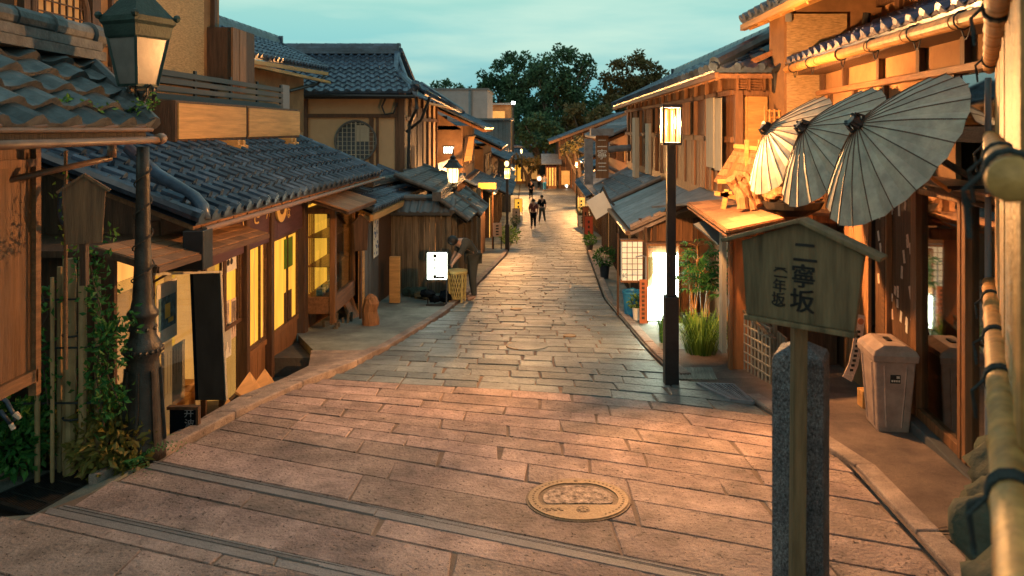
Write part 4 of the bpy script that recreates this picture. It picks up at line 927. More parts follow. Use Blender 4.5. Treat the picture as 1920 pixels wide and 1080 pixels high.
# paper umbrellas
def umbrella(c, rad, label, seed, sag=.30):
    rnd = random.Random(seed); c = V(c); ax = V((-.815, -.04, .575)).normalized()
    u = ax.cross(V((0, 1, 0))).normalized(); v_ = ax.cross(u).normalized()
    r = thing('paper_umbrella', label, 'umbrella', c, 'paper umbrellas hung along the right shop front')
    n = 44; h = rad * .48; vs = []; rings = (.04, .3, .6, .85, 1.0)
    for q in rings:
        for k in range(n):
            t = 2 * math.pi * k / n; rr = rad * q * (1 if k % 2 == 0 else .978); hh = h * (1 - q) + .02 * math.sin(math.pi * q) - (.014 * q * (1 + .5 * rnd.random()) if k % 2 else 0)
            vs.append(c + ax * hh + (u * math.cos(t) + v_ * math.sin(t)) * rr)
    m = MB(); m.add(vs, [(i * n + k, i * n + (k + 1) % n, (i + 1) * n + (k + 1) % n, (i + 1) * n + k) for i in range(len(rings) - 1) for k in range(n)])
    o = m.build('canopy', m_umb, r); sm_ = o.modifiers.new('solid', 'SOLIDIFY'); sm_.thickness = .003
    m = MB()
    for k in range(0, n, 2):
        t = 2 * math.pi * k / n; pts = [c + ax * (h * (1 - q) + .02 * math.sin(math.pi * q) + .004) + (u * math.cos(t) + v_ * math.sin(t)) * rad * q for q in (.04, .3, .6, .85, 1.015)]
        m.path(pts, .0042, 4)
    m.build('rib', m_dwood, r)
    m = MB(); m.path([c + ax * (h + .05), c + ax * (h - .04)], [.03, .05], 10)
    for k in range(10): t = rnd.uniform(0, 6.28); p = c + ax * (h + .02); d = (u * math.cos(t) + v_ * math.sin(t)); m.path([p, p + d * .05 + ax * .03, p + d * .065 - ax * .015, p + d * .03 - ax * .03], .011, 5)
    m.build('head_cap', m_black, r)
    m = MB(); m.path([c + ax * h, c - ax * .45], .014, 8); m.build('shaft', m_bamb, r)
    m = MB(); m.path([c - ax * .42, c - ax * .42 + V((.45, 0.1, .0))], .016, 6); m.build('wall_arm', m_black, r)
    return r
umbrella((2.244, 4.664, -.136), .577, 'nearest and largest-looking of the grey paper umbrellas on the right', 1)
umbrella((2.376, 5.958, -.154), .577, 'middle one of the three grey paper umbrellas', 2)
umbrella((2.473, 7.216, -.167), .577, 'farthest of the three grey paper umbrellas, touching the driftwood display', 3)

# ------------------------------------------------------------------ right house 2: brown hip-roofed house by the big lamp
r2 = thing('wooden_house', 'brown wooden house with hipped tile roof and hanging blinds right behind the big street lamp', 'house', (4, 15, -3.2))
m = MB(); m.box(2.75, 6, 10.0, 22, -4.3, .72); m.build('wall', m_bwood, r2)
m = MB(); tile_roof(m, (2.33, 9.6, .76), (2.33, 22, .66), (4.2, 11.3, 1.62), (4.2, 22, 1.55), .3, .28, .045); rf = m.build('roof', m_tile, r2)
m = MB(); tile_roof(m, (2.33, 9.6, .76), (6.0, 9.6, .76), (4.15, 11.3, 1.62), (4.25, 11.3, 1.62), .3, .28, .045); m.build('hip_roof', m_tile, rf)
m = MB(); ridge(m, (4.2, 11.2, 1.6), (4.2, 22.1, 1.55), .2, .15, .5); m.path([(2.33, 9.6, .84), (4.2, 11.3, 1.72)], .08, 8); m.slab((4.2, 11.3, 1.6), (4.2, 22, 1.53), (6.2, 22, .7), (6.2, 9.8, .7), .05); m.build('ridge', m_tile, rf)
m = MB(); m.beam((2.36, 9.6, .68), (2.36, 22, .58), .05, .07); m.box(2.36, 3.2, 9.62, 9.66, .64, .7); rafters(m, (2.33, 9.6, .76), (2.33, 22, .66), (4.2, 9.6, 1.6), (4.2, 22, 1.5), 30, .12); m.build('rafter', m_bwoodY, rf)
m = MB()
for k in range(6): m.box(2.72, 3.12, 9.95, 9.98, .52 + .035 * k, .535 + .035 * k)
for x_ in (2.7, 2.86, 3.06): m.box(x_, x_ + .03, 9.93, 9.99, .48, .75)
m.box(2.66, 3.15, 9.93, 9.99, .44, .5); m.box(2.68, 2.78, 9.9, 10.0, -.9, .5); m.build('lattice_vent', m_bwood, r2)
m = MB(); m.box(2.86, 3.12, 9.955, 9.97, -.6, .42); m.planks((2.8, 9.98, -.6), (.34, 0, 0), (0, 0, 1.02), 2, .01); m.build('bamboo_blind', m_lwood, r2)
m = MB(); m.box(2.60, 2.615, 10.35, 10.72, -.6, .42); m.box(2.60, 2.615, 10.78, 11.25, -.58, .44); m.build('hanging_blind', m_blind, r2)
m = MB()
for k in range(14):
    yy_ = 10.9 + k * .8; m.box(2.69, 2.75, yy_, yy_ + .09, -.95, .7)
m.box(2.69, 2.74, 10.2, 22, -.2, -.12); m.box(2.69, 2.74, 10.2, 22, .45, .52); m.build('post', m_bwood, r2)
m = MB(); m.planks((2.745, 11.4, -.95), (0, 4.4, 0), (0, 0, .75), 22, .03); m.build('board_panel', m_bwood, r2)
for k, (a, b) in enumerate(((12.6, 13.3), (14.2, 14.9), (16.6, 17.3), (19.0, 19.6))):
    m = MB(); m.box(2.64, 2.68, a, b, -.1, .42); o = m.build('window', m_dark, r2)
    m = MB()
    for i in range(9): yy_ = a + (b - a) * i / 8; m.box(2.62, 2.645, yy_ - .012, yy_ + .012, -.12, .44)
    m.build('lattice', m_bwood, o)
m = MB(); m.box(2.45, 2.55, 18.0, 18.5, -1.2, .25); m.box(2.5, 2.56, 16.2, 16.7, -1.0, .1); m.build('narrow_shutter', m_blind, r2)
m = MB(); a, b, c, d = V((1.6, 12.3, -1.68)), V((1.6, 15.6, -1.62)), V((2.9, 15.6, -1.05)), V((2.95, 12.3, -1.08))
for k in range(6): m.slab(a.lerp(b, k / 6), a.lerp(b, (k + 1) / 6 - .004), d.lerp(c, (k + 1) / 6 - .004), d.lerp(c, k / 6), .03)
pr = m.build('pent_roof', m_tilegr, r2)
m = MB(); m.slab((2.62, 10.3, -1.02), (1.95, 12.28, -1.32), (2.95, 12.28, -.92), (3.1, 10.3, -.88), .03); m.build('pent_roof_near', m_tilegr, r2)
m = MB(); m.beam(a + Z * .03, d + Z * .03, .07, .06); m.beam(a - Z * .06, d - Z * .06, .05, .05)
for k in range(7): p = a.lerp(d, k / 7); m.path([p + Z * .05, p.lerp(d, .13) + Z * .05], .045, 8)
m.build('verge_tile', m_kerb, pr)
m = MB(); m.beam(a - Z * .05, b - Z * .05, .05, .06); rafters(m, a, b, d, c, 8, .07); m.path([a + V((-.05, 0, -.05)), b + V((-.05, 0, -.05))], .04, 8); m.build('gutter', m_gutter, pr)
m = MB(); tile_roof(m, (1.62, 16.0, -1.62), (1.75, 21.5, -1.72), (2.75, 16.0, -1.1), (2.75, 21.5, -1.2), .3, .3, .035); m.build('pent_roof', m_tilegr, r2)
m = MB(); m.planks((1.95, 12.45, -3.1), (1.2, 0, 0), (0, 0, 1.6), 9, .03); m.planks((2.0, 12.45, -3.3), (0, 9, 0), (0, 0, 1.75), 40, .04); m.build('lower_boards', m_bwood, r2)
m = MB()
for x_ in (1.75, 1.98, 2.3, 2.65): m.box(x_, x_ + .06, 12.36, 12.42, -3.1, -1.5)
m.box(1.7, 2.9, 12.35, 12.42, -1.95, -1.88); m.build('lower_post', m_dwood, r2)
for k in range(4):
    m = MB(); m.box(1.96, 1.99, 13.2 + k * 2.1, 14.7 + k * 2.1, -3.2, -2.1); o = m.build('shop_front', m_win2 if k % 2 else m_bwood, r2)
    m = MB()
    for i in range(10): m.box(1.92, 1.955, 13.2 + k * 2.1 + i * .165, 13.23 + k * 2.1 + i * .165, -3.3, -2.05)
    m.build('lattice', m_dwood, o)
# upright carved signboard
sg = thing('signboard', 'upright brown signboard with pale characters under a grey metal cap', 'sign', P(1129, 330, 21))
m = MB(); a, b = P(1117, 334, 21), P(1141, 252, 21); m.box(a.x, b.x, 20.97, 21.05, a.z, b.z); m.build('board', m_bwood, sg)
m = MB(); a, b = P(1108, 254, 20.8), P(1150, 241, 20.8); m.box(a.x, b.x, 20.7, 21.3, a.z, b.z); m.build('cap', m_tilegr, sg)
m = MB(); a = P(1112, 260, 21.1); m.box(a.x - .25, a.x + .0, 21.1, 21.15, -1.6, a.z); m.tube((2.1, 21, -.6), (2.75, 21, -.55), .09); m.build('bracket', m_tilegr, sg)
m = MB()
for ch, py in (('二', 270), ('寧', 291), ('三', 314)): glyph(m, ch, P(1129, py, 20.965), (1, 0, 0), (0, 0, 1), .30)
m.build('lettering', m_white, sg)
# white tilted flag-like board on a bent bracket
wf = thing('hanging_sign', 'blank white square board hanging askew from a bent bracket, right side', 'sign', P(1125, 410, 15.3))
m = MB(); c = P(1124, 385, 15.3); u = V((.8, 0, .5)).normalized(); v_ = V((-.45, 0, .85)).normalized(); m.obox(c, u * .2, v_ * .21, V((0, .02, 0))); m.build('board', m_white, wf)
m = MB(); m.path([P(1165, 400, 15.1), P(1140, 372, 15.3), P(1130, 350, 15.3), P(1126, 362, 15.3)], .025, 6); m.build('bracket', m_black, wf)

# ------------------------------------------------------------------ shingled wooden canopy with driftwood display (between the two right houses)
cp = thing('shingled_canopy', 'small orange shingled canopy over the planted entrance on the right', 'canopy', (2.4, 8.7, -2.7))
m = MB(); a, b, c, d = P(1364, 430, 7.5), P(1290, 379, 9.9), P(1368, 372, 9.9), P(1470, 408, 7.7)
for k in range(7):
    for j in range(4):
        s0, s1, t0, t1 = k / 7, (k + .985) / 7, j / 4, (j + .99) / 4
        def bl(s, t): return a.lerp(b, s).lerp(d.lerp(c, s), t)
        m.slab(bl(s0, t1), bl(s0, t0), bl(s1, t0), bl(s1, t1), -.012)
m.build('shingle', m_shin, cp)
m = MB()
for p, q_ in ((a, b), (a, d), (b, c), (d, c)): m.beam(p - Z * .025, q_ - Z * .025, .03, .025); m.beam(p - Z * .07, q_ - Z * .07, .02, .02)
m.build('frame', m_bwoodY, cp)
m = MB(); a2, b2 = P(1300, 420, 9.3), P(1345, 455, 8.6); m.slab(a2, b2, b2 + V((.3, 0, .1)), a2 + V((.3, 0, .1)), .03); m.build('lower_board', m_slate, cp)
m = MB(); m.box(2.235, 2.46, 8.4, 8.44, -2.74, -1.2); cpw = m.build('board_wall', mat('red cedar board', (.40, .15, .05), .6, na=.3, st=(3, 3, .5), bd=.2), cp)
m = MB(); m.box(2.20, 2.235, 8.36, 8.46, -2.74, -1.15); m.box(2.23, 2.6, 8.37, 8.46, -1.22, -1.1); m.build('frame_post', m_bwood, cp, bevel=.004)
m = MB(); m.box(2.14, 2.19, 8.46, 8.60, -2.55, -1.15); m.build('pale_panel', m_blind, cp)
m = MB(); m.box(2.5, 3.5, 8.3, 9.3, -1.06, -.98); m.box(2.6, 3.5, 8.6, 9.3, -2.8, -1.0); m.build('back_wall', m_dwood, cp)
lf = thing('lattice_fence', 'low bamboo lattice fence beside the red cedar board', 'fence', (2.45, 8.1, -2.7))
m = MB()
for i in range(8): yy_ = 7.72 + i * .09; xx = 2.44 - .012 * i; m.box(xx, xx + .015, yy_, yy_ + .014, gz(yy_), -2.08)
for k in range(6): m.beam((2.445, 7.7, gz(7.7) + .08 + .1 * k), (2.36, 8.37, gz(8.37) + .1 + .1 * k), .012, .014)
m.build('lattice', m_blind, lf)
m = MB(); m.box(2.47, 2.5, 7.65, 7.72, gz(7.7) - .05, -1.95); m.planks((2.52, 7.4, -2.7), (-.04, .95, 0), (0, 0, .62), 7, .02); m.beam((2.4, 7.4, -2.1), (2.36, 8.37, -2.05), .03, .03); m.build('board', m_fence, lf)
# driftwood display
dw = thing('miniature_well_roof', 'little gabled driftwood roof standing on the shingled canopy', 'ornament', (2.4, 9.0, -.95))
def pq(px, py, Y=8.9): return P(px, py, Y)
m = MB()
rid0, rid1 = pq(1378, 278, 9.1), pq(1440, 285, 8.7)
for k in range(5):
    t0, t1 = k / 5, (k + .95) / 5
    lo0, lo1 = pq(1337, 341, 9.2), pq(1395, 350, 8.8); ro0, ro1 = pq(1410, 330, 9.3), pq(1475, 345, 8.9)
    m.slab(rid0.lerp(lo0, t0), rid0.lerp(lo0, t1), rid1.lerp(lo1, t1) * 1, rid1.lerp(lo1, t0), .03 + .01 * (k % 2)); m.slab(rid0.lerp(ro0, t0), rid1.lerp(ro1, t0), rid1.lerp(ro1, t1), rid0.lerp(ro0, t1), .03 + .01 * (k % 2))
m.build('roof', m_drift, dw)
m = MB(); m.prism([pq(1385, 290, 9.0), pq(1358, 338, 9.0), pq(1410, 335, 9.0)], (0, .03, 0)); m.build('gable', m_plast2, dw)
m = MB(); m.beam(rid0 + Z * .03, rid1 + Z * .03, .05, .05)
for a, b in (((1345, 340), (1372, 340)), ((1350, 365), (1372, 362)), ((1362, 355), (1356, 392)), ((1340, 362), (1378, 370))): m.beam(pq(*a), pq(*b), .04, .05)
for px in (1400, 1425, 1450): m.box(pq(px, 0).x - .02, pq(px, 0).x + .02, 8.88, 8.93, pq(0, 380).z, pq(0, 262).z)
m.build('frame', m_lwood, dw)
m = MB()
for a, b, w_ in (((1372, 335), (1395, 392), .13), ((1385, 330), (1412, 395), .10), ((1400, 325), (1425, 385), .09)):
    p0, p1 = pq(*a, 8.6), pq(*b, 8.5); n_ = 6; pts = [p0.lerp(p1, i / n_) + V((random.uniform(-.02, .02), random.uniform(-.03, .03), 0)) for i in range(n_ + 1)]; m.path(pts, [w_ * random.uniform(.35, .55) for _ in pts], 7)
m.build('bark_slab', m_drift, dw)
bw = thing('planter_bowl', 'dark boat-shaped planter bowl holding orange stones below the umbrellas', 'planter', pq(1485, 400, 8.2))
m = MB(); c = pq(1487, 378, 8.3); prof = [(0, -.16), (.14, -.16), (.26, -.08), (.30, 0), (.27, 0), (.22, -.06), (0, -.07)]
mm = MB(); mm.lathe((0, 0, 0), prof, 18); m.add([(c.x + v_[0] * 1.15, c.y + v_[1] * .7, c.z + v_[2]) for v_ in mm.v], mm.f); m.build('bowl', m_black, bw, smooth=False)
m = MB(); m.box(c.x - .2, c.x - .12, c.y - .05, c.y + .05, -1.02, c.z - .14); m.box(c.x + .12, c.x + .2, c.y - .05, c.y + .05, -1.02, c.z - .14); m.build('foot', m_lwood, bw)
for k, (px, py, r_) in enumerate(((1447, 368, .07), (1462, 362, .09), (1515, 372, .07), (1532, 368, .06))):
    m = MB(); m.rock(pq(px, py, 8.3), r_, 1.3, 1, .9)
    m.build('ornamental_rock', m_drift, label=['orange rock at the left tip of the planter bowl', 'biggest orange rock in the planter bowl', 'orange rock right of centre in the planter bowl', 'small orange rock at the right rim of the planter bowl'][k], cat='rock')
rl = thing('bamboo_railing', 'little bamboo balcony rail between driftwood roof and brown house', 'railing', pq(1455, 230, 9.4))
m = MB()
for k in range(6): x = pq(1434 + k * 9, 0, 9.45).x; m.tube((x, 9.45, pq(0, 238, 9.45).z), (x, 9.45, pq(0, 198 if k == 0 else 205, 9.45).z), .014)
for py in (208, 220, 232): m.tube(pq(1434, py, 9.45), pq(1484, py, 9.45), .012)
m.build('rail', m_bamb, rl)

# ------------------------------------------------------------------ street lamps
def street_lamp(x, y, label, g=None):
    g = gz(y) if g is None else g
    r = thing('street_lamp', label, 'street lamp', (x, y, g), 'modern square street lamps')
    m = MB(); m.box(x - .071, x + .071, y - .071, y + .071, g - .02, g + 0.909); m.build('base_sleeve', m_black, r, bevel=.006)
    m = MB(); m.box(x - .045, x + .045, y - .045, y + .045, g + 0.909, g + 2.487); m.build('pole', m_black, r, bevel=.005)
    m = MB(); m.box(x - .075, x + .075, y - .075, y + .075, g + 2.508, g + 2.842); m.build('lamp_glass', m_lampg, r)
    m = MB()
    for i in (-1, 1):
        for j in (-1, 1): m.box(x + i * .088 - .008, x + i * .088 + .008, y + j * .088 - .008, y + j * .088 + .008, g + 2.487, g + 2.863)
        for t in (-.035, .03): m.box(x + t - .006, x + t + .006, y + i * .088 - .006, y + i * .088 + .006, g + 2.508, g + 2.842); m.box(x + i * .088 - .006, x + i * .088 + .006, y + t - .004, y + t + .004, g + 2.508, g + 2.842)
    m.build('lantern_frame', m_black, r)
    m = MB(); m.box(x - .1, x + .1, y - .1, y + .1, g + 2.863, g + 2.895); m.box(x - .095, x + .095, y - .095, y + .095, g + 2.477, g + 2.503); m.build('lantern_cap', m_black, r)
    bl = bpy.data.lights.new('bulb', 'POINT'); bl.energy = LAMP_K; bl.color = LAMP; bl.shadow_soft_size = .045
    bo = bpy.data.objects.new('bulb_light', bl); COL.objects.link(bo); bo.parent = r; bo.location = (0, 0, 2.70)
    return r
l1 = street_lamp(1.428, 7.75, 'big lit street lamp standing at the right side of the paving, nearest to the camera')
def lamp_at(x, y, label, z=None, k=1):
    c = copy_tree(l1, (x, y, gz(y) if z is None else z), label=label)
    for ch in c.children:
        if ch.type == 'LIGHT' and k != 1: ch.data = ch.data.copy(); ch.data.energy *= k
    return c
lamp_at(-.91, 26, 'lit street lamp on the left kerb beyond the garden wall', k=.9)
c = lamp_at(3.25, 56, 'small far lit street lamp at the right bend of the street', k=3); c.scale = (1, 1, 1.22)
lamp_at(-1.15, 72, 'small far lit street lamp on the left in front of the trees', -4.9, k=4)
def wall_lamp(px, py, Y, r_, label, mt=m_glow3, name='wall_lamp'):
    p = P(px, py, Y); t = thing(name, label, 'lamp', p)
    m = MB(); m.ball(p, r_, 10, 1, 1, 1.3); m.build('globe', mt, t)
    m = MB(); m.tube(p + Z * r_ * 1.2, p + Z * (r_ * 1.2 + .12), .03); m.tube(p + Z * (r_ * 1.2 + .1), p + V((-.5 if px < 1000 else .5, 0, r_ * 1.2 + .1)), .02); m.build('bracket', m_black, t)
m_g2 = mat('soft white globe', (.8, .8, .8), .6, ns=1, emis=(1, .98, .8), es=4, bd=0); m_g3 = mat('amber globe', (.8, .8, .8), .6, ns=1, emis=(1, .62, .2), es=4, bd=0)
wall_lamp(936, 276, 36, .09, 'white egg-shaped lamp hanging under the dark left eave', m_g2)
wall_lamp(950, 307, 40, .12, 'pale square-looking lamp just above the left kerb street lamp', m_g3)
wall_lamp(1094, 303, 50, .13, 'yellowish globe right of the far street lamp', m_g3)
wall_lamp(1102, 315, 46, .12, 'lower whitish lantern beside the blue-green sign', m_g3)
wall_lamp(1011, 335, 78, .18, 'white lamp over the heads of the far walkers', m_g2)
wall_lamp(1062, 348, 80, .16, 'low white ground lamp at the far right kerb', m_g2)
wall_lamp(1040, 343, 84, .17, 'low yellow-white lamp beside the far glowing shop', m_g3)
# box lantern of house L3
bl_ = thing('box_lantern', 'white box lantern with black bars under the orange wall, left', 'lantern', P(841, 288, 27))
a, b = P(832, 287, 26.6), P(850, 275, 26.6); m = MB(); m.box(a.x, b.x, 26.5, 26.7, a.z, b.z); m.build('lamp_glass', m_g2, bl_)
m = MB()
for k in range(5): x = a.x + (b.x - a.x) * k / 4; m.box(x - .012, x + .012, 26.47, 26.5, a.z - .04, b.z + .04)
m.box(a.x - .03, b.x + .03, 26.45, 26.75, b.z + .0, b.z + .04); m.build('frame', m_black, bl_)
# shoulder signs
s = thing('cloth_banner', 'long tan cloth banner leaning out from the orange house', 'banner', P(882, 300, 27)); m = MB(); a, b, c, d = P(870, 303, 27), P(884, 300, 27.1), P(890, 256, 27.6), P(879, 256, 27.5); m.slab(a, b, c, d, .03); m.build('cloth', m_lwood, s); m = MB(); m.tube(P(878, 255, 27.5), P(893, 255, 27.6), .02); m.build('rod', m_black, s)
s = thing('shop_sign', 'yellow horizontal shop sign under the eave beyond the garden wall', 'sign', P(915, 345, 27))
m = MB(); a, b = P(897, 354, 26.8), P(930, 343, 26.8); m.box(a.x, b.x, 26.7, 26.9, a.z, b.z); m.build('board', m_win, s)
m = MB(); m.box(a.x + .1, a.x + .15, 26.85, 26.95, gz(27), a.z); m.box(b.x - .15, b.x - .1, 26.85, 26.95, gz(27), a.z); m.build('post', m_bwood, s)
s = thing('price_board', 'small pinkish board with dark strokes standing near the kerb before the left street lamp', 'sign', P(933, 442, 27))
m = MB(); a, b = P(924, 443, 26.5), P(941, 418, 26.5); m.box(a.x, b.x, 26.45, 26.5, a.z, b.z); o = m.build('board', m_ppink, s)
m = MB()
for k in range(4): m.box((a.x + b.x) / 2 - .05, (a.x + b.x) / 2 + .05, 26.44, 26.449, a.z + .05 + .1 * k, a.z + .1 + .1 * k)
m.build('writing', m_ink, o); m = MB(); m.box(a.x, a.x + .04, 26.5, 26.54, gz(26.5), a.z); m.box(b.x - .04, b.x, 26.5, 26.54, gz(26.5), a.z); m.build('leg', m_black, s)
# Victorian lamp, unlit, left foreground
Yl = 5.6; K = 250.0
def lz(py): return (240 - py) / K
xl = (268 - 1000) * Yl / F
vl = thing('vintage_street_lamp', 'unlit old cast-iron street lamp with green copper hood on the left', 'street lamp', (xl, Yl, lz(850)))
prof = [(.185, 860), (.185, 838), (.165, 825), (.15, 760), (.132, 680), (.128, 672), (.145, 664), (.158, 655), (.15, 645), (.125, 636), (.105, 628), (.10, 605), (.10, 598), (.125, 592), (.128, 585), (.10, 577), (.085, 560), (.075, 520), (.062, 440), (.055, 330), (.05, 275)]
m = MB(); m.lathe((xl, Yl, 0), [(r_ * .86, lz(y_)) for r_, y_ in prof], 20); post = m.build('post', m_iron, vl, smooth=True)
m = MB()
for k in range(8):
    t = k * math.pi / 4 + .2; m.beam((xl + .155 * math.cos(t), Yl + .155 * math.sin(t), lz(825)), (xl + .121 * math.cos(t), Yl + .121 * math.sin(t), lz(690)), .018, .02)
for k in range(20): t = k * math.pi / 10; m.ball((xl + .131 * math.cos(t), Yl + .131 * math.sin(t), lz(655)), .02, 6)
for k in range(8): t = k * math.pi / 4; m.ball((xl + .088 * math.cos(t), Yl + .088 * math.sin(t), lz(615)), .018, 6)
m.build('base_ornament', m_iron, post)
m = MB(); m.lathe((xl - .01, Yl, 0), [(.03, lz(270)), (.028, lz(210)), (.045, lz(203)), (.03, lz(195)), (.026, lz(178)), (.05, lz(170))], 14); m.build('upper_stem', m_iron, vl, smooth=True)
m = MB()
for k in range(4):
    t = k * math.pi / 2 - .35; dx, dy = math.cos(t), math.sin(t)
    m.path([V((xl - .01 + dx * q, Yl + dy * q, lz(p))) for q, p in ((.02, 190), (.05, 178), (.055, 165), (.09, 160), (.12, 166), (.115, 175), (.09, 174))], .009, 6)
m.build('bracket', m_iron, vl)
rot = R(-22) + math.pi / 4; s2 = math.sqrt(2) * .77; cx = xl - .035; m = MB()
m.lathe((cx, Yl, 0), [(.125 * s2, lz(163)), (.125 * s2, lz(158))], 4, rot); m.lathe((cx, Yl, 0), [(.19 * s2, lz(74)), (.20 * s2, lz(70)), (.215 * s2, lz(50)), (.235 * s2, lz(44)), (.24 * s2, lz(34)), (.20 * s2, lz(32))], 4, rot)
for k in range(4):
    t = rot + k * math.pi / 2; m.beam((cx + .12 * s2 * math.cos(t), Yl + .12 * s2 * math.sin(t), lz(160)), (cx + .187 * s2 * math.cos(t), Yl + .187 * s2 * math.sin(t), lz(72)), .018, .018)
    m.ball((cx + .24 * s2 * math.cos(t), Yl + .24 * s2 * math.sin(t), lz(32)), .03, 6)
hd = m.build('lantern_frame', m_copper, vl)
m = MB(); m.lathe((cx, Yl, 0), [(.117 * s2, lz(158)), (.182 * s2, lz(74))], 4, rot); m.build('lantern_glass', m_frost, vl)
m = MB(); m.lathe((cx, Yl, 0), [(.225 * s2, lz(33)), (.18 * s2, lz(20)), (.10 * s2, lz(-4)), (.06 * s2, lz(-10)), (.06 * s2, lz(-18)), (.02, lz(-30))], 4, rot); m.build('hood', m_copper, vl)

# ------------------------------------------------------------------ foreground sign, stone post
sp = thing('stone_post', 'square granite post with a low pyramid top in the right foreground', 'post', (1.27, 3.52, gz(3.5)))
m = MB(); t = R(28); hs = .113 * math.sqrt(2)
m.lathe((1.262, 3.52, 0), [(hs, gz(3.5) - .1), (hs, -1.075), (hs * .93, -1.055), (.02, -1.0)], 4, math.pi / 4 + t - math.pi / 2 + R(34)); m.build('shaft', m_bluest, sp, bevel=.006)
u = V((.788, -.616, 0)).normalized(); nn = V((-.616, -.788, 0)).normalized(); cb = V((1.135, 3.19, 0))
ws = thing('street_name_sign', 'weathered roofed wooden sign with black brush characters in the right foreground', 'sign', (1.17, 3.3, gz(3.3)))
m = MB(); m.prism([cb + u * a + Z * b for a, b in ((-.255, -.505), (-.235, -.83), (.225, -.835), (.262, -.52), (0.01, -.40))], -nn * .03); m.build('board', m_olive, ws, bevel=.003)
m = MB(); k1, k2, k3 = cb + u * -.335 + Z * -.507, cb + u * .01 + Z * -.392, cb + u * .335 + Z * -.525
m.beam(k1 - nn * .01, k2 - nn * .01 , .11, .018); m.beam(k2 - nn * .01, k3 - nn * .01, .11, .018); m.beam(cb + u * -.24 + Z * -.842 - nn * .01, cb + u * .23 + Z * -.847 - nn * .01, .05, .022); m.build('roof', m_olive, ws, bevel=.004)
m = MB()
def sgn(ch, px, py, size):   # point on the board plane seen at a pixel
    d = V(((px - 1000) / F, 1, (240 - py) / F)); p0 = cb + nn * .0035; t = p0.dot(nn) / d.dot(nn); glyph(m, ch, d * t, u, Z, size, .003)
for ch, px, py in (('二', 1509, 476), ('寧', 1506, 521), ('坂', 1504, 567)): sgn(ch, px, py, .108); sgn(ch, px + 1.2, py + .8, .108); sgn(ch, px - .9, py + 1, .107)
for ch, px, py in (('︵', 1463, 500), ('二', 1463, 512), ('年', 1461, 537), ('坂', 1459, 562), ('︶', 1459, 582)): sgn(ch, px, py, .062); sgn(ch, px + .8, py + .4, .062)
m.build('lettering', m_ink, ws)
m = MB(); m.beam((1.163, 3.30, gz(3.3) - .05), (1.175, 3.30, -.84), .06, .055, (0, 1, 0)); m.build('post', m_olive, ws, bevel=.004)

# ------------------------------------------------------------------ right foreground bamboo fence
bf = thing('bamboo_fence', 'tall bamboo fence with lashed golden rails at the right edge', 'fence', (1.9, 3, -1.8))
m = MB()
for i in range(26):
    yy_ = 1.3 + i * .125; xx = .60 * yy_ + .13; m.tube((xx, yy_, -1.6), (xx, yy_, 2.2), .045 + random.uniform(-.01, .008), n=8)
m.build('plank_wall', m_bamb, bf)
def rail(y0, y1, z0, z1, r0, name='rail', x0=None):
    mm = MB(); p0 = V((.60 * y0 + .05 if x0 is None else x0, y0, z0)); p1 = V((.60 * y1 + .05, y1, z1)); L_ = (p1 - p0).length; n_ = max(2, int(L_ / .34)); pts = []; rr = []
    for i in range(n_):
        for (t, k) in ((0, .98), (.03, 1.08), (.07, 1.0), (.5, .97), (.93, 1.0)): pts.append(p0.lerp(p1, (i + t) / n_)); rr.append(r0 * k)
    mm.path(pts, rr, 14); return mm.build(name, m_bamb, bf, smooth=True), p0, p1
_, p0, p1 = rail(1.02, 4.5, -.66, -.93, .040, x0=.675)
ra = (p0, p1)
rail(1.22, 4.45, -.085, -.05, .036); rail(1.5, 4.5, .36, .36, .036)
m = MB()
def lash(c, d, r_, n_=4):
    m = MB()
    d = d.normalized(); a = d.cross(Z).normalized(); b = a.cross(d)
    for k in range(n_): m.path([c + d * (.012 * k + .004 * t) + (a * math.cos(t) + b * math.sin(t)) * r_ for t in [j * math.pi / 6 for j in range(13)]], .006, 5, False)
    for k in range(3): m.path([c + (a * -r_), c + a * (-r_ - .03) + d * random.uniform(-.04, .04) - Z * .03, c + a * (-r_ - .02) - Z * random.uniform(.06, .12)], .005, 5)
    m.build('lashing', m_cord, bf)
for t in (.10, .34, .52, .8): lash(ra[0].lerp(ra[1], t), ra[1] - ra[0], .044)
for yy_ in (1.3, 1.9, 3.2): lash(V((.6 * yy_ + .05, yy_, -.08)), V((.6, 1, 0)), .040, 5)
for yy_ in (2.2, 3.9): lash(V((.6 * yy_ + .05, yy_, .36)), V((.6, 1, 0)), .040, 4)
m = MB(); m.tube((2.71, 4.45, -2.2), (2.71, 4.45, .3), .018); m.build('metal_pipe', m_grey, bf)
rk = random.Random(3)
for k in range(16):
    yy_ = 1.9 + (k % 8) * .33; lv = k // 8
    m = MB(); m.rock((.595 * yy_ + .13 + rk.uniform(-.04, .03), yy_ + rk.uniform(-.05, .05), gz(yy_) + .13 + lv * .3 + rk.uniform(-.03, .05)), rk.uniform(.12, .17), 1, 1.2, .9, .5)
    m.build('wall_stone', m_rock, smooth=True, label='%s rough stone from the camera in the %s course of the dry wall' % (('nearest', 'second', 'third', 'fourth', 'fifth', 'sixth', 'seventh', 'farthest')[k % 8], ('lower', 'upper')[lv]), cat='stone', group='stones of the dry wall')

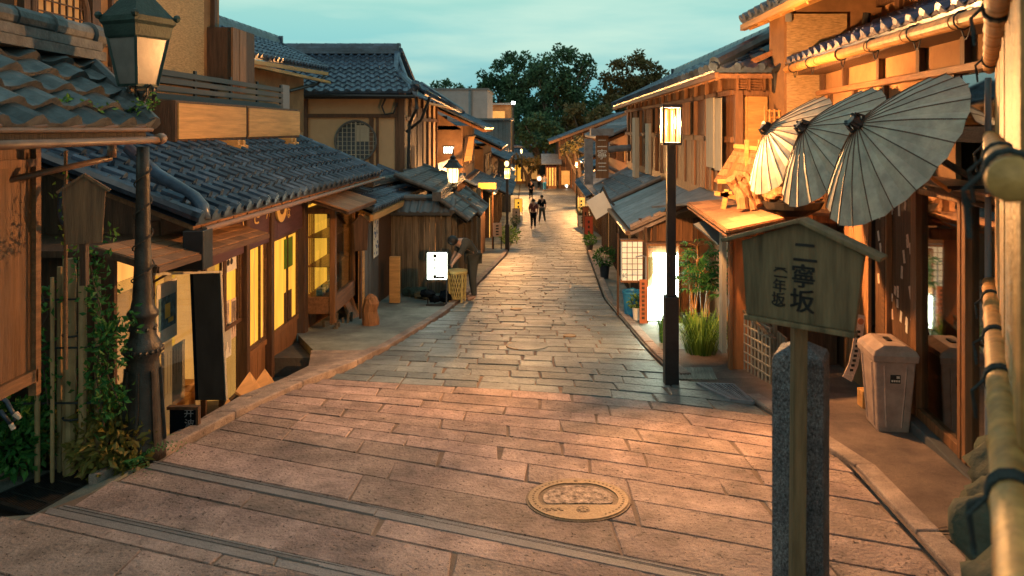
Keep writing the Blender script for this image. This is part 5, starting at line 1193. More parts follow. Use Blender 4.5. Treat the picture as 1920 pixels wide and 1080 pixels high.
# ------------------------------------------------------------------ bin, strip and small things on the right
bx, by = 3.0, 6.33; ub = V((.111, 1, 0)).normalized(); nb = V((-1, .111, 0)).normalized(); g = gz(by)
bn = thing('waste_bin', 'tall beige plastic waste bin with hinged lid by the glass doors', 'bin', (bx, by, g))
def ring(z, a, b): return [V((bx, by, g + z)) + ub * i * b + nb * j * a for i, j in ((-1, -1), (1, -1), (1, 1), (-1, 1))]
m = MB(); r0_, r1_ = ring(.0, .125, .15), ring(.63, .165, .20); m.add(r0_ + r1_, [(3, 2, 1, 0), (4, 5, 6, 7), (0, 1, 5, 4), (1, 2, 6, 5), (2, 3, 7, 6), (3, 0, 4, 7)])
m.build('body', m_bin, bn, bevel=.015)
m = MB(); r0_, r1_, r2_, r3_ = ring(.60, .178, .213), ring(.655, .182, .218), ring(.69, .165, .20), ring(.735, .09, .19)
m.add(r0_ + r1_ + r2_ + r3_, [(3, 2, 1, 0)] + [(4 * l_ + i, 4 * l_ + (i + 1) % 4, 4 * l_ + 4 + (i + 1) % 4, 4 * l_ + 4 + i) for l_ in range(3) for i in range(4)] + [(12, 13, 14, 15)]); ld = m.build('lid', m_bin, bn, bevel=.008)
m = MB(); c = V((bx, by, g + .738)); m.obox(c, ub * .055, nb * .02, Z * .008); m.build('handle', m_black, ld)
m = MB(); c = V((bx, by, g + .46)) - ub * .187; m.obox(c, nb * .04, ub * .004, Z * .035); lb = m.build('label', m_ink, bn)
m = MB()
for k in range(4): m.obox(V((bx, by, g + .445)) - ub * .1915 + nb * (-.028 + .018 * k), nb * .006, ub * .001, Z * .008)
m.obox(V((bx, by, g + .476)) - ub * .1925 - nb * .02, nb * .012, ub * .001, Z * .01); m.build('label_print', m_paper, lb)
m = MB()
for k in (-1, 1): a = V((bx, by, g + .04)) + nb * .128 + ub * .09 * k; b = V((bx, by, g + .58)) + nb * .164 + ub * .12 * k; m.beam(a, b, .012, .012)
a = V((bx, by, g + .05)) - ub * .153 + nb * .06; b = V((bx, by, g + .57)) - ub * .193 + nb * .09; m.beam(a, b, .012, .012); a = V((bx, by, g + .05)) - ub * .153 - nb * .06; b = V((bx, by, g + .57)) - ub * .193 - nb * .09; m.beam(a, b, .012, .012); m.build('moulding', m_bin, bn)
s = thing('paper_strip', 'long pale paper strip with red seal hanging beside the beige bin', 'banner', P(1600, 716, 7.0))
m = MB(); pts = [((1604, 588), (1622, 592)), ((1600, 640), (1617, 645)), ((1592, 680), (1609, 686)), ((1580, 706), (1597, 716))]
for (a, b), (c, d) in zip(pts, pts[1:]): m.slab(P(*a, 7.0), P(*c, 6.95), P(*d, 6.95), P(*b, 7.0), .006)
m.build('paper', m_ppink, s)
m = MB()
for k in range(9): p = P(1610 - k * .7 - .12 * k * k, 622 + k * 9, 6.93); m.obox(p, (.016, 0, 0), (0, .001, 0), (0, 0, .012))
m.build('writing', m_ink, s)
m = MB(); p = P(1614, 603, 6.93); m.path([p, p + V((0, .004, 0))], .03, 10); m.build('seal', m_brick, s)
m = MB(); m.box(3.02, 3.10, 6.85, 6.97, gz(6.9), gz(6.9) + .16); m.build('door_block', m_lwood, label='small wooden block on the floor between bin and paper strip', cat='block', bevel=.008)
def disc(mb, c, r_, h, n_=32, sl_=True):
    top = [V((c[0] + r_ * math.cos(2 * math.pi * k / n_), c[1] + r_ * math.sin(2 * math.pi * k / n_), 0)) for k in range(n_)]
    for p in top: p.z = gz(p.y) + h
    return mb.prism(top, (0, 0, -.02))
def annulus(mb, c, r0_, r1_, h, n_=48, a0=0, a1=2 * math.pi):
    vs = []
    for k in range(n_ + 1):
        t = a0 + (a1 - a0) * k / n_
        for r_ in (r0_, r1_):
            x, y = c[0] + r_ * math.cos(t), c[1] + r_ * math.sin(t); vs += [(x, y, gz(y) + h), (x, y, gz(y) + h - .015)]
    fs = []
    for k in range(n_):
        a = k * 4; b = a + 4; fs += [(a, a + 2, b + 2, b), (a + 2, a + 3, b + 3, b + 2), (a, b, b + 1, a + 1)]
    return mb.add(vs, fs)
def manhole(c, r_, label, tilt=0):
    t = thing('manhole_cover', label, 'manhole cover', (c.x, c.y, gz(c.y)))
    m = MB(); disc(m, c, r_ * 1.05, .007); m.build('frame', m_bronzed, t)
    m = MB(); annulus(m, c, r_ * .80, r_, .014)
    def chord(lo, hi, h=.0136):
        pts = []
        for k in range(21): a = math.pi + (math.asin(.42)) + (math.pi - 2 * math.asin(.42)) * k / 20; pts.append(V((c.x + r_ * .81 * math.cos(a), c.y + r_ * .81 * math.sin(a), 0)))
        for p in pts: p.z = gz(p.y) + h
        m.prism(pts, (0, 0, -.012))
    chord(0, 0); m.obox(V((c.x, c.y + r_ * .84, gz(c.y + r_ * .84) + .012)), (r_ * .2, 0, 0), (0, r_ * .1, -.088 * r_ * .1), (0, 0, .003)); m.build('brass_ring', m_bronze, t)
    m = MB(); pts = []
    for k in range(40):
        a = 2 * math.pi * k / 40; x, y = r_ * .70 * math.cos(a), max(-.26 * r_, r_ * .66 * math.sin(a)); pts.append(V((c.x + x, c.y + y, gz(c.y + y) + .0125)))
    m.prism(pts, (0, 0, -.01)); m.build('stone_inlay', m_gravel, t)
    m = MB()
    for k in range(56):
        a = 2 * math.pi * k / 56
        if 1.35 < a < 1.8 or 4.0 < a < 5.2: continue
        x, y = c.x + r_ * .9 * math.cos(a), c.y + r_ * .9 * math.sin(a); m.lathe((x, y, gz(y) + .008), [(.007, 0), (.007, .008)], 6)
    y = c.y + r_ * .85; m.lathe((c.x, y, gz(y) + .01), [(.013, 0), (.013, .0085)], 8)
    for dx, kk in ((-.62, 0), (-.5, 1), (-.38, 0)):
        for j in range(3): x, y = c.x + r_ * (dx + .03 * (j - 1)), c.y - r_ * (.52 + .04 * j); m.box(x - .011, x + .011, y - .006, y + .006, gz(y) + .01, gz(y) + .0165)
    x, y = c.x + .02, c.y - r_ * .58; m.lathe((x, y, gz(y) + .01), [(r_ * .13, 0), (r_ * .13, .0075)], 14); m.build('relief_mark', m_bronzed, t)
    m = MB()
    for k in range(6): a = k * math.pi / 3; xx, yy_ = x + r_ * .07 * math.cos(a), y + r_ * .07 * math.sin(a); m.lathe((xx, yy_, gz(yy_) + .014), [(r_ * .028, 0), (r_ * .028, .006)], 6)
    m.build('emblem', m_bronze, t); return t
p = G(1084, 937); manhole(p, .322, 'round brass-ringed manhole cover with pebble inlay in the foreground paving')
for (px0, py0, r_, lab, mt_) in ((988, 649, .27, 'faint ring-shaped manhole cover in the mid-street paving', 0), (968, 580, .11, 'far small brass cover near the lit standing sign', 1), (1068, 630, .09, 'tiny brass plate in the paving left of the right kerb', 1), (1790, 1005, .10, 'small iron water cover in the brown pavement by the stones', 2)):
    c = G(px0, py0); t = thing('utility_cover', lab, 'cover', c)
    m = MB(); disc(m, c, r_, .01, 24); m.build('plate', m_stone2 if mt_ == 0 else (m_bronze if mt_ == 1 else m_asph), t)
    m = MB(); annulus(m, c, r_ * .93, r_ * 1.0, .0125, 32, 2.4 if mt_ == 0 else 0, 4.3 if mt_ == 0 else 6.2832)
    if mt_ == 2:
        for k in (-1, 0, 1): m.beam(c + V((-r_, .04 * k, .012)), c + V((r_, .04 * k, .012)), .01, .006)
    m.build('rim', m_bronzed if mt_ == 2 else m_bronze, t)
# ------------------------------------------------------------------ lit signs and things in the middle
ab = thing('standing_sign', 'glowing white standing sign with rounded corners in front of the board fence', 'sign', (-1.75, 13.35, gz(13.35)))
Ya = 13.35; a, b = P(801, 524, Ya), P(838, 474, Ya)
m = MB(); m.box(a.x, b.x, Ya - .02, Ya + .03, a.z, b.z); gp = m.build('panel', mat('soft white sign', (.8, .8, .8), .6, ns=1, emis=(.9, 1, .82), es=5, bd=0), ab, bevel=.015)
m = MB(); m.box(a.x - .015, b.x + .015, Ya + .031, Ya + .06, a.z - .02, b.z + .02)
m.box(a.x, a.x + .02, Ya, Ya + .03, gz(Ya), a.z); m.box(b.x - .02, b.x, Ya, Ya + .03, gz(Ya), a.z); m.box(a.x, b.x, Ya - .15, Ya - .12, gz(Ya), gz(Ya) + .03); m.beam((b.x, Ya, a.z), (b.x + .02, Ya - .25, gz(Ya)), .02, .03); m.build('frame', m_black, ab)
m = MB()
for k, s_ in enumerate((.034, .02, .018, .02, .018)): p = P(815.5, 480 + k * 7.5, Ya - .026); m.obox(p, (s_, 0, 0), (0, .002, 0), (0, 0, s_))
p0, p1 = P(812, 519, Ya - .024), P(834, 521.5, Ya - .024); m.obox((p0 + p1) / 2, ((p1.x - p0.x) / 2, 0, 0), (0, .002, 0), (0, 0, .018)); m.obox(P(815, 517, Ya - .024), (.03, 0, 0), (0, .002, 0), (0, 0, .016)); m.build('writing', m_ink, gp)
m = MB()
for k in range(7): m.ball((-1.85 + .05 * k + random.uniform(-.1, .1), 13.5 + random.uniform(-.15, .15), gz(13.5) + random.uniform(.03, .2)), .09, 7, 1.2, 1, .8, .25)
m.build('rag_heap', m_black2, label='dark crumpled plastic bag heap behind the legs of the glowing sign', cat='bag')
bk = thing('bamboo_basket', 'pale woven bamboo basket on legs beside the glowing standing sign', 'basket', (-1.36, 13.6, gz(13.6)))
cx_, cy_, g = -1.385, 13.6, gz(13.6); hb = .56
m = MB()
for k in range(22):
    for sg_ in (-1, 1):
        pts = []
        for j in range(6): t = 2 * math.pi * k / 22 + sg_ * j * .16; rr = .145 + .025 * j / 5; pts.append(V((cx_ + rr * math.cos(t), cy_ + rr * math.sin(t), g + .08 + (hb - .1) * j / 5)))
        m.path(pts, .007, 4, False)
m.build('weave', m_yelw, bk)
m = MB(); m.lathe((cx_, cy_, g + hb - .03), [(.17, 0), (.185, .01), (.185, .05), (.17, .05)], 20); m.lathe((cx_, cy_, g + .07), [(.14, 0), (.15, .02), (.14, .03)], 16); m.build('rim', m_yelw, bk)
m = MB()
for k in range(4): t = k * math.pi / 2 + .6; m.beam((cx_ + .155 * math.cos(t), cy_ + .155 * math.sin(t), g), (cx_ + .185 * math.cos(t), cy_ + .185 * math.sin(t), g + hb), .03, .02)
m.build('leg', m_yelw, bk); m = MB(); m.lathe((cx_, cy_, g + .09), [(.12, 0), (.14, hb - .16)], 14); m.build('liner', m_olive, bk)
cb_ = thing('cloth_board', 'plain tan cloth-covered board standing at the corner of the board fence', 'board', P(740, 570, 13.6))
m = MB(); a, b = P(730, 568, 13.5), P(750, 481, 13.5); m.box(a.x, b.x, 13.48, 13.55, a.z, b.z); m.build('panel', m_lwood, cb_, bevel=.01)
m = MB(); m.box(a.x + .03, a.x + .06, 13.5, 13.53, gz(13.5), a.z); m.box(b.x - .06, b.x - .03, 13.5, 13.53, gz(13.5), a.z); m.build('leg', m_black, cb_)
for k, (px, py, Y, r_) in enumerate(((779, 540, 14.4, .12), (765, 541, 14.5, .10), (792, 543, 14.2, .13), (803, 548, 14.0, .1))):
    m = MB(); p = P(px, py, Y); m.rock((p.x, Y, gz(Y) + r_ * .6), r_, 1.2, 1, .8); m.build('garden_stone', m_rock, label=['round mossy stone in the middle of the row at the fence foot', 'leftmost dark stone at the fence foot', 'flat stone at the fence foot behind the sign', 'rightmost stone at the fence foot, beside the sign frame'][k], cat='stone')
bs = thing('big_white_sign', 'tall glowing white light-box sign behind the big lamp pole', 'sign', (2.0, 11.4, gz(11.4)))
Yb = 11.4; a, b = P(1215, 601, Yb), P(1272, 476, Yb)
m = MB(); m.box(a.x, b.x, Yb, Yb + .1, a.z, P(0, 540, Yb).z - .004); m.build('lower_panel', m_glow2, bs)
m = MB(); m.box(a.x + .09, b.x, Yb, Yb + .1, P(0, 540, Yb).z + .004, b.z); m.build('upper_panel', m_glow2, bs)
m = MB(); m.box(a.x - .02, a.x, Yb - .01, Yb + .12, gz(Yb) - .02, b.z + .15); m.box(b.x, b.x + .02, Yb - .01, Yb + .12, gz(Yb) - .02, b.z + .15); m.box(a.x, b.x, Yb, Yb + .1, b.z + .12, b.z + .15); m.box(a.x, b.x, Yb + .101, Yb + .12, a.z, b.z + .12); m.build('frame', m_bwood, bs)
m = MB()
for k in range(5): m.box(a.x + .01 + .016 * k, a.x + .018 + .016 * k, Yb + .0, Yb + .02, P(0, 500, Yb).z - .2 + .02 * k, b.z - .05)
m.build('reflection_strip', m_leafg, bs)  # green strips painted in as the mirror image of nearby plants
ls = thing('lattice_lantern_sign', 'cream grid-patterned lantern sign hung on the shop corner left of the big white sign', 'sign', P(1185, 530, 12.2))
Yc = 12.0; a, b = P(1166, 526, Yc), P(1205, 453, Yc)
m = MB(); m.box(a.x, b.x, Yc, Yc + .12, a.z, b.z); pn = m.build('panel', mat('cream lit panel', (.6, .55, .4), .7, ns=2, emis=(1, .86, .55), es=.5, bd=0), ls)
m = MB(); m.box(a.x - .02, b.x + .02, Yc - .015, Yc + .13, b.z, b.z + .03); m.box(a.x - .02, b.x + .02, Yc - .015, Yc + .13, a.z - .03, a.z)
for k in range(5): x = a.x + (b.x - a.x) * k / 4; m.box(x - .005, x + .005, Yc - .01, Yc - .002, a.z, b.z)
for k in range(1, 7): z_ = a.z + (b.z - a.z) * k / 7; m.box(a.x, b.x, Yc - .012, Yc - .003, z_ - .004, z_ + .004)
m.build('lattice', m_bwood, ls); m = MB(); glyph(m, 'に', P(1172, 517, Yc - .02), (1, 0, 0), (0, 0, 1), .09); m.build('lettering', m_ink, pn)
m = MB(); m.box(b.x + .03, b.x + .07, Yc, Yc + .05, gz(Yc), -1.6); m.box(a.x - .07, a.x - .04, Yc + .05, Yc + .1, gz(Yc), -1.7); m.build('post', m_dwood, ls)
ts = thing('orange_name_board', 'narrow orange-red vertical board with dark writing left of the big white sign', 'sign', P(1206, 607, 11.3))
a, b = P(1199, 606, 11.3), P(1213, 524, 11.3); m = MB(); m.box(a.x, b.x, 11.28, 11.31, a.z, b.z); o = m.build('board', m_brick, ts); m = MB()
for k in range(9): p = P(1206, 532 + k * 8, 11.275); m.obox(p, (.022, 0, 0), (0, .002, 0), (0, 0, .018)); 
m.build('writing', m_dwood, o); m = MB(); m.path([P(1192, 482, 11.3), P(1205, 479, 11.3), P(1211, 482, 11.3), P(1211, 524, 11.3)], .012, 6); m.box(a.x, a.x + .02, 11.31, 11.33, gz(11.3), a.z + .05); m.build('pole', m_grey, ts)
bb = thing('blue_bin', 'bright blue round plastic tub under the lattice lantern sign', 'bin', (1.58, 12.1, gz(12.1)))
m = MB(); m.lathe((1.6, 12.1, gz(12.1)), [(.12, 0), (.155, .36), (.165, .37), (.165, .40), (.15, .40), (.14, .37)], 20); m.build('tub', m_blue, bb); m = MB(); m.path([(1.45, 12.1, gz(12.1) + .38), (1.6, 12.0, gz(12.1) + .46), (1.75, 12.1, gz(12.1) + .38)], .01, 6); m.build('handle', m_blue, bb)
# noren-like black panel, boards and small signs at left shop front
bp_ = thing('black_banner_board', 'tall black cloth panel leaning on the shop glass, beside the old lamp', 'banner', (-3.0, 7.2, -2.8))
a, b, c, d = oX(362, 512, -3.08), oX(372, 750, -3.02), oX(424, 750, -3.02), oX(413, 512, -3.08); m = MB(); m.slab(a, b, c, d, .03); m.build('cloth', m_black2, bp_)
m = MB(); m.beam(d, c, .035, .02); m.beam(oX(290, 514, -3.08), d + V((0, .02, .01)), .02, .02); m.build('frame', m_blind, bp_)
bdn = thing('menu_board', 'small black chalk board with white characters at the foot of the old lamp', 'sign', (-2.95, 6.3, -2.85))
a, b = P(318, 812, 6.2), P(368, 768, 6.2); m = MB(); m.box(a.x, b.x, 6.2, 6.23, a.z - .1, b.z); m.build('board', m_black2, bdn); m = MB(); m.box(a.x - .02, b.x + .02, 6.19, 6.24, b.z, b.z + .025); m.box(b.x, b.x + .02, 6.19, 6.24, a.z - .2, b.z); m.build('frame', m_dwood, bdn)
m = MB(); glyph(m, '井', P(354, 775, 6.195), (1, 0, 0), (0, 0, 1), .085); glyph(m, '波', P(355, 796, 6.195), (1, 0, 0), (0, 0, 1), .085); m.build('lettering', m_grey, bdn)
for k, (px0, px1, py0, py1, lab) in enumerate(((472, 497, 690, 756, 'larger pair of light plywood boards leaning by the wainscot'), (446, 458, 740, 775, 'short light plank standing near the black banner'), (500, 524, 684, 745, 'right-hand light plywood board leaning by the wainscot'))):
    m = MB(); a, b = oX(px0, py1, -2.95), oX(px1, py0 + 10, -2.95); m.slab((-2.85, a.y, a.z - .05), (-2.85, b.y, b.z - .35), (-3.12, b.y, b.z + .02), (-3.12, a.y, b.z - .06), .02); m.build('plywood_board', m_lwood, label=lab, cat='board')
m = MB(); m.slab(oX(380, 800, -2.85), oX(470, 745, -2.85), oX(470, 735, -3.1), oX(380, 785, -3.1), .02); m.build('sloping_plank', m_bwoodY, label='long brown plank lying against the shop front behind the kerb', cat='plank')
wf_ = thing('firewood_bundle', 'bundle of dark split sticks stored under the bay window', 'firewood', (-3.0, 11.2, -3.2))
m = MB()
for k in range(16): x = -3.12 + random.uniform(0, .28); yy_ = 10.98 + k * .055; m.tube((x, yy_, -3.38), (x + random.uniform(-.05, .05), yy_ + random.uniform(-.05, .05), -2.88 + random.uniform(-.05, .02)), .024, .02, 6)
m.build('stick', m_fence, wf_); m = MB(); m.beam((-3.15, 10.95, -3.1), (-2.82, 11.8, -3.1), .02, .03); m.build('band', m_cord, wf_)
m = MB(); m.slab((-2.75, 11.75, -3.35), (-2.7, 12.1, -3.35), (-2.95, 12.2, -2.75), (-3.0, 11.85, -2.75), .04); m.build('leaning_board', m_bwood, label='dark board leaning between the stick bundle and the post', cat='board')
m = MB(); bx_, by_ = -2.48, 11.35; zz0 = gz(11.4)
m.path([(bx_, by_, zz0 - .3), (bx_ + .01, by_, zz0 + .05), (bx_ - .01, by_, zz0 + .2), (bx_ + .02, by_, zz0 + .32), (bx_ - .0, by_, zz0 + .4), (bx_, by_, zz0 + .45)], [.13, .13, .115, .12, .09, .03], 10)
m.build('driftwood_post', m_drift, label='stubby reddish carved tree-trunk figure beside the shop corner post', cat='wood carving')
# ------------------------------------------------------------------ plants
def leaf(mb, p, d, l_, w_, nrm, bend=.15):
    d = V(d).normalized(); s_ = d.cross(V(nrm)); 
    if s_.length < 1e-3: s_ = V((1, 0, 0))
    s_.normalize(); n_ = s_.cross(d); a = p + d * l_ * .5 + n_ * l_ * bend * .5; b = p + d * l_ - n_ * l_ * bend
    mb.add([p, a + s_ * w_ / 2, b, a - s_ * w_ / 2], [(0, 1, 2, 3)])
def rv(rnd, k=1): return V((rnd.gauss(0, k), rnd.gauss(0, k), rnd.gauss(0, k)))
def bush(mb, c, r_, n_, size, rnd, asp=.5, sz=1):
    c = V(c)
    for _ in range(n_):
        d = rv(rnd).normalized(); p = c + V((d.x * r_, d.y * r_, d.z * r_ * sz)) * rnd.uniform(.25, 1) ** .6
        leaf(mb, p, (d + rv(rnd, .6)).normalized(), size * rnd.uniform(.6, 1.3), size * asp, rv(rnd))
def crown(mb, clumps, Y, dens, size, rnd, depth=1.0):
    for px, py, pr in clumps:
        c = P(px, py, Y); r_ = pr * Y / F; c.y += rnd.uniform(-1, 1) * 2 * depth
        for sub in range(10):
            o_ = rv(rnd).normalized() * r_ * rnd.uniform(.3, 1.08); o_.z *= .85; q_ = r_ * rnd.uniform(.2, .38); cc = c + o_
            for _ in range(int(dens * q_ * q_)):
                d = rv(rnd).normalized(); p = cc + d * q_ * rnd.uniform(.3, 1.05) ** .5; t = (d + rv(rnd, .7)).normalized()
                leaf(mb, p, t, size * rnd.uniform(.6, 1.4), size * .7, rv(rnd))
rnd = random.Random(11)
def tree(name, label, clumps, Y, base, mt, dens=150, size=.5, trunks=(0,), group='trees beyond the street'):
    bx_ = (base - 1000) * Y / F; g = gnd(bx_, Y); t = thing(name, label, 'tree', (bx_, Y, g), group)
    m = MB(); crown(m, clumps, Y, dens, size, rnd); m.build('crown', mt, t)
    m = MB()
    for px, py, pr in clumps[::2]:
        q_ = P(px, py, Y); b = V((bx_, Y, g)); mid = V((bx_ + (q_.x - bx_) * .35, Y, g + (q_.z - g) * .6)); m.path([b, b.lerp(mid, .5) + V((.1, 0, 0)), mid, q_], [Y * .0035, Y * .003, Y * .002, Y * .0008], 7)
    m.build('trunk', m_bark, t); return t
tree('broadleaf_tree', 'wide dark domed tree at the left of the skyline above the street', [(918, 150, 22), (938, 128, 26), (965, 120, 26), (945, 165, 36), (985, 150, 38), (915, 172, 20), (965, 190, 36), (1000, 118, 26), (905, 160, 14), (935, 200, 22), (990, 205, 34), (950, 225, 26)], 118, 965, m_leafd)
tree('broadleaf_tree', 'tallest dark tree in the middle of the skyline', [(1040, 112, 24), (1065, 108, 20), (1092, 125, 24), (1020, 130, 24), (1050, 150, 36), (1090, 160, 26), (1015, 185, 34), (1060, 200, 40), (1100, 190, 26), (1030, 220, 30), (1105, 140, 14), (985, 215, 30), (1045, 180, 44), (1075, 225, 40), (1010, 150, 30), (1000, 245, 34), (1045, 250, 34), (1090, 240, 34)], 108, 1040, m_leafd)
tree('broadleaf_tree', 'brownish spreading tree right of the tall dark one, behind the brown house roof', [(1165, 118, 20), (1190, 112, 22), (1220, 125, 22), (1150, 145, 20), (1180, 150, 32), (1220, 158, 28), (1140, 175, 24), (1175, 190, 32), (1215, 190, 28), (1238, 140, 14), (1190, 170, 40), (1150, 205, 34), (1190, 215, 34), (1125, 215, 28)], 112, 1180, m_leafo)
tree('broadleaf_tree', 'small dark treetop peeping over the left house roofs', [(822, 162, 12), (840, 160, 12), (858, 166, 12), (875, 172, 10)], 120, 845, m_leafd)
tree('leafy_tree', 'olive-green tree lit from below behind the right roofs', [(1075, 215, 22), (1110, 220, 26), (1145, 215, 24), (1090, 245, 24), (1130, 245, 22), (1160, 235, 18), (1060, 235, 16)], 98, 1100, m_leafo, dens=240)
tree('leafy_tree', 'dark green tree hanging over the far end of the street', [(985, 235, 20), (1010, 225, 20), (995, 262, 16), (1030, 245, 22), (1025, 270, 16), (1052, 262, 18), (975, 250, 14), (1005, 285, 12)], 92, 1020, m_leafd, dens=240)
tree('leafy_tree', 'brownish low tree over the dark roofs on the right', [(1075, 272, 14), (1095, 265, 14), (1060, 285, 12), (1110, 278, 12), (1085, 290, 12)], 60, 1090, m_leafo, dens=420, size=.32)
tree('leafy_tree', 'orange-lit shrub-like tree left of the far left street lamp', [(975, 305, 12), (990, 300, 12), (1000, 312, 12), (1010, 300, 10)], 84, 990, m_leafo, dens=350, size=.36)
# potted / street plants
def pot(mb, c, r_, h): return mb.lathe(c, [(r_ * .75, 0), (r_, h), (r_ * 1.08, h), (r_ * 1.08, h + .02), (r_ * .95, h + .02), (r_ * .9, h - .03)], 16)
def palm(x, y, h, label, n_=5, pr=.13, mt=m_leafg):
    g = gz(y); t = thing('potted_palm', label, 'potted plant', (x, y, g), 'potted palms at the right entrance'); m = MB(); pot(m, (x, y, g), pr, .24); m.build('pot', m_pot, t)
    m = MB(); lf_ = MB()
    for k in range(n_):
        a = rnd.uniform(0, 6.28); r_ = rnd.uniform(.0, .09); b = V((x + r_ * math.cos(a), y + r_ * math.sin(a), g + .22)); hh = h * rnd.uniform(.6, 1); tp = b + V((rnd.uniform(-.1, .1), rnd.uniform(-.1, .1), hh - .22)); m.path([b, b.lerp(tp, .5) + V((.01, 0, 0)), tp], [.011, .010, .007], 6)
        for lev in (1, .78, .58):
            q_ = b.lerp(tp, lev)
            for f in range(3):
                a = rnd.uniform(0, 6.28); d = V((math.cos(a), math.sin(a), rnd.uniform(.3, .9))).normalized(); e = q_ + d * .12; m.tube(q_, e, .003, n=4)
                for j in range(7):
                    t_ = (j - 3) * .35; s_ = d.cross(Z).normalized(); dd = (d * math.cos(t_) + s_ * math.sin(t_)); dd.z -= .25; leaf(lf_, e, dd, rnd.uniform(.13, .2), .022, Z + rv(rnd, .3), .25)
    m.build('stem', m_bamb, t); lf_.build('leaf', mt, t)
palm(2.22, 10.35, 1.15, 'potted palm nearest the lamp pole, in a black pot', 6)
palm(2.42, 10.55, 1.25, 'middle potted palm behind the grass clump', 6)
palm(2.60, 10.2, 1.2, 'rightmost potted palm beside the pale panel', 6)
def grass(x, y, r_, h, n_, label, name='grass_clump', mt=m_leafb, g=None):
    g = gz(y) if g is None else g; m = MB()
    for k in range(n_):
        a = rnd.uniform(0, 6.28); q_ = rnd.uniform(0, 1) ** .5; b = V((x + q_ * r_ * .5 * math.cos(a), y + q_ * r_ * .5 * math.sin(a), g)); d = V((math.cos(a), math.sin(a), 0)); hh = h * rnd.uniform(.5, 1); s_ = d.cross(Z) * .005
        p1_ = b + d * r_ * .25 * q_ + Z * hh * .6; p2_ = b + d * r_ * q_ * .7 + Z * hh * .95; p3_ = b + d * r_ * q_ * 1.15 + Z * hh * .75; n = len(m.v)
        m.add([b - s_, b + s_, p1_ + s_, p1_ - s_, p2_ + s_ * .7, p2_ - s_ * .7, p3_], [(0, 1, 2, 3), (3, 2, 4, 5), (5, 4, 6)])
    return m.build(name, mt, label=label, cat='plant')
grass(2.08, 9.25, .38, .52, 420, 'bushy green grass clump at the foot of the palms')
grass(1.72, 9.9, .1, .42, 60, 'thin sprig of grass growing left of the big lamp pole', mt=m_leafg)
def shrub(c, r_, n_, size, label, mt, potr=0, poth=0, pm=m_potb, sz=.9, name='potted_shrub', cat='potted plant', extra=()):
    c = V(c); t = thing(name, label, cat, c); m = MB(); bush(m, c + Z * (poth + r_ * .8), r_, n_, size, rnd, sz=sz)
    for o_, rr, nn_ in extra: bush(m, c + V(o_), rr, nn_, size, rnd)
    m.build('foliage', mt, t)
    m = MB(); [m.tube(c + Z * poth * .8, c + Z * poth + rv(rnd, r_ * .3) + Z * r_, .008, .004, 5) for _ in range(5)]; m.build('stem', m_bark, t)
    if potr: m = MB(); pot(m, c, potr, poth); m.build('pot', pm, t)
shrub((1.66, 17.4, gz(17.4)), .26, 420, .07, 'round potted shrub at the right kerb before the lattice lantern sign', m_leafg, .12, .3, m_pot)
shrub((1.62, 11.7, gz(11.7)), .13, 200, .05, 'small bright plant in a pale pot in front of the blue tub', m_leafb, .07, .17, m_white)
shrub((-.95, 29.5, gz(29.5)), .42, 500, .1, 'bright green bush at the foot of the left kerb street lamp', m_leafb, 0, 0, name='kerb_bush', cat='bush')
# left foreground planting
shrub((-3.55, 5.62, gz(5.5) - .12), .19, 260, .055, 'leafy plant in a small tapered clay pot beside the grate', m_leafy, .075, .13, name='potted_shrub')
shrub((-3.88, 5.45, gz(5.5) - .12), .3, 620, .08, 'green bushy plant at the left edge above the grate', m_leafg, .16, .1, name='potted_shrub', extra=(((.2, -.15, .3), .2, 200), ((-.2, -.1, .45), .22, 260)))
shrub((-3.55, 5.9, -2.6), .3, 620, .075, 'green shrub behind the clay pot, under the bamboo stakes', m_leafg, .15, .1, name='potted_shrub', extra=(((-.1, 0, .6), .22, 260),))
shrub((-3.1, 5.5, gz(5.5) - .1), .27, 680, .085, 'yellowing leafy plant spilling at the foot of the old lamp', m_leafy, .0, .02, name='leafy_plant', cat='plant', sz=.8, extra=(((-.1, .05, .45), .17, 300), ((.15, -.05, .1), .16, 180)))
def fern(x, y, g, n_, l_, label, mt):
    t = MB()
    for k in range(n_):
        a = rnd.uniform(-1.2, 1.8); d = V((math.cos(a), math.sin(a) * .8, 0)).normalized(); s_ = d.cross(Z)
        for j in range(14):
            q_ = j / 13; p = V((x, y, g)) + d * l_ * q_ + Z * l_ * (.9 * q_ - .75 * q_ * q_)
            for sg_ in (-1, 1): leaf(t, p, s_ * sg_ + d * .4, .07 * (1.1 - q_), .016, Z, .1)
    t.build('fern', mt, label=label, cat='fern')
fern(-2.95, 5.42, gz(5.4), 9, .42, 'fern with arching fronds between old lamp and kerb', m_leafg)
# bamboo stakes bound together
st = thing('bamboo_stakes', 'tied upright bamboo stakes carrying climbing plants at the left', 'stakes', (-3.25, 5.1, -2.5))
m = MB()
for px, w_, top, Y in ((130, .045, 485, 5.45), (155, .028, 490, 5.4), (113, .022, 500, 5.5), (183, .022, 520, 5.5), (70, .018, 500, 5.3), (98, .014, 520, 5.3)):
    x = (px - 1000) * Y / F; zt = (240 - top) / F * Y; pts = [V((x, Y, zt + (-2.55 - zt) * i / 8)) for i in range(9)]; m.path(pts, [w_ * (1.06 if i % 2 else .95) for i in range(9)], 9)
m.build('cane', mat('weathered bamboo', (.36, .23, .11), .6, var=.2, ns=4, na=.4, bd=.2), st)
m = MB()
for zz in (-1.25, -1.6, -2.0): m.beam((-3.7, 5.42, zz), (-3.1, 5.38, zz + .02), .012, .012)
for zz in (-1.5, -2.1): m.path([V((-3.34 + .07 * math.cos(t), 5.42 + .06 * math.sin(t), zz)) for t in [k * .7 for k in range(10)]], .008, 5, False)
m.build('tie', m_cord, st)
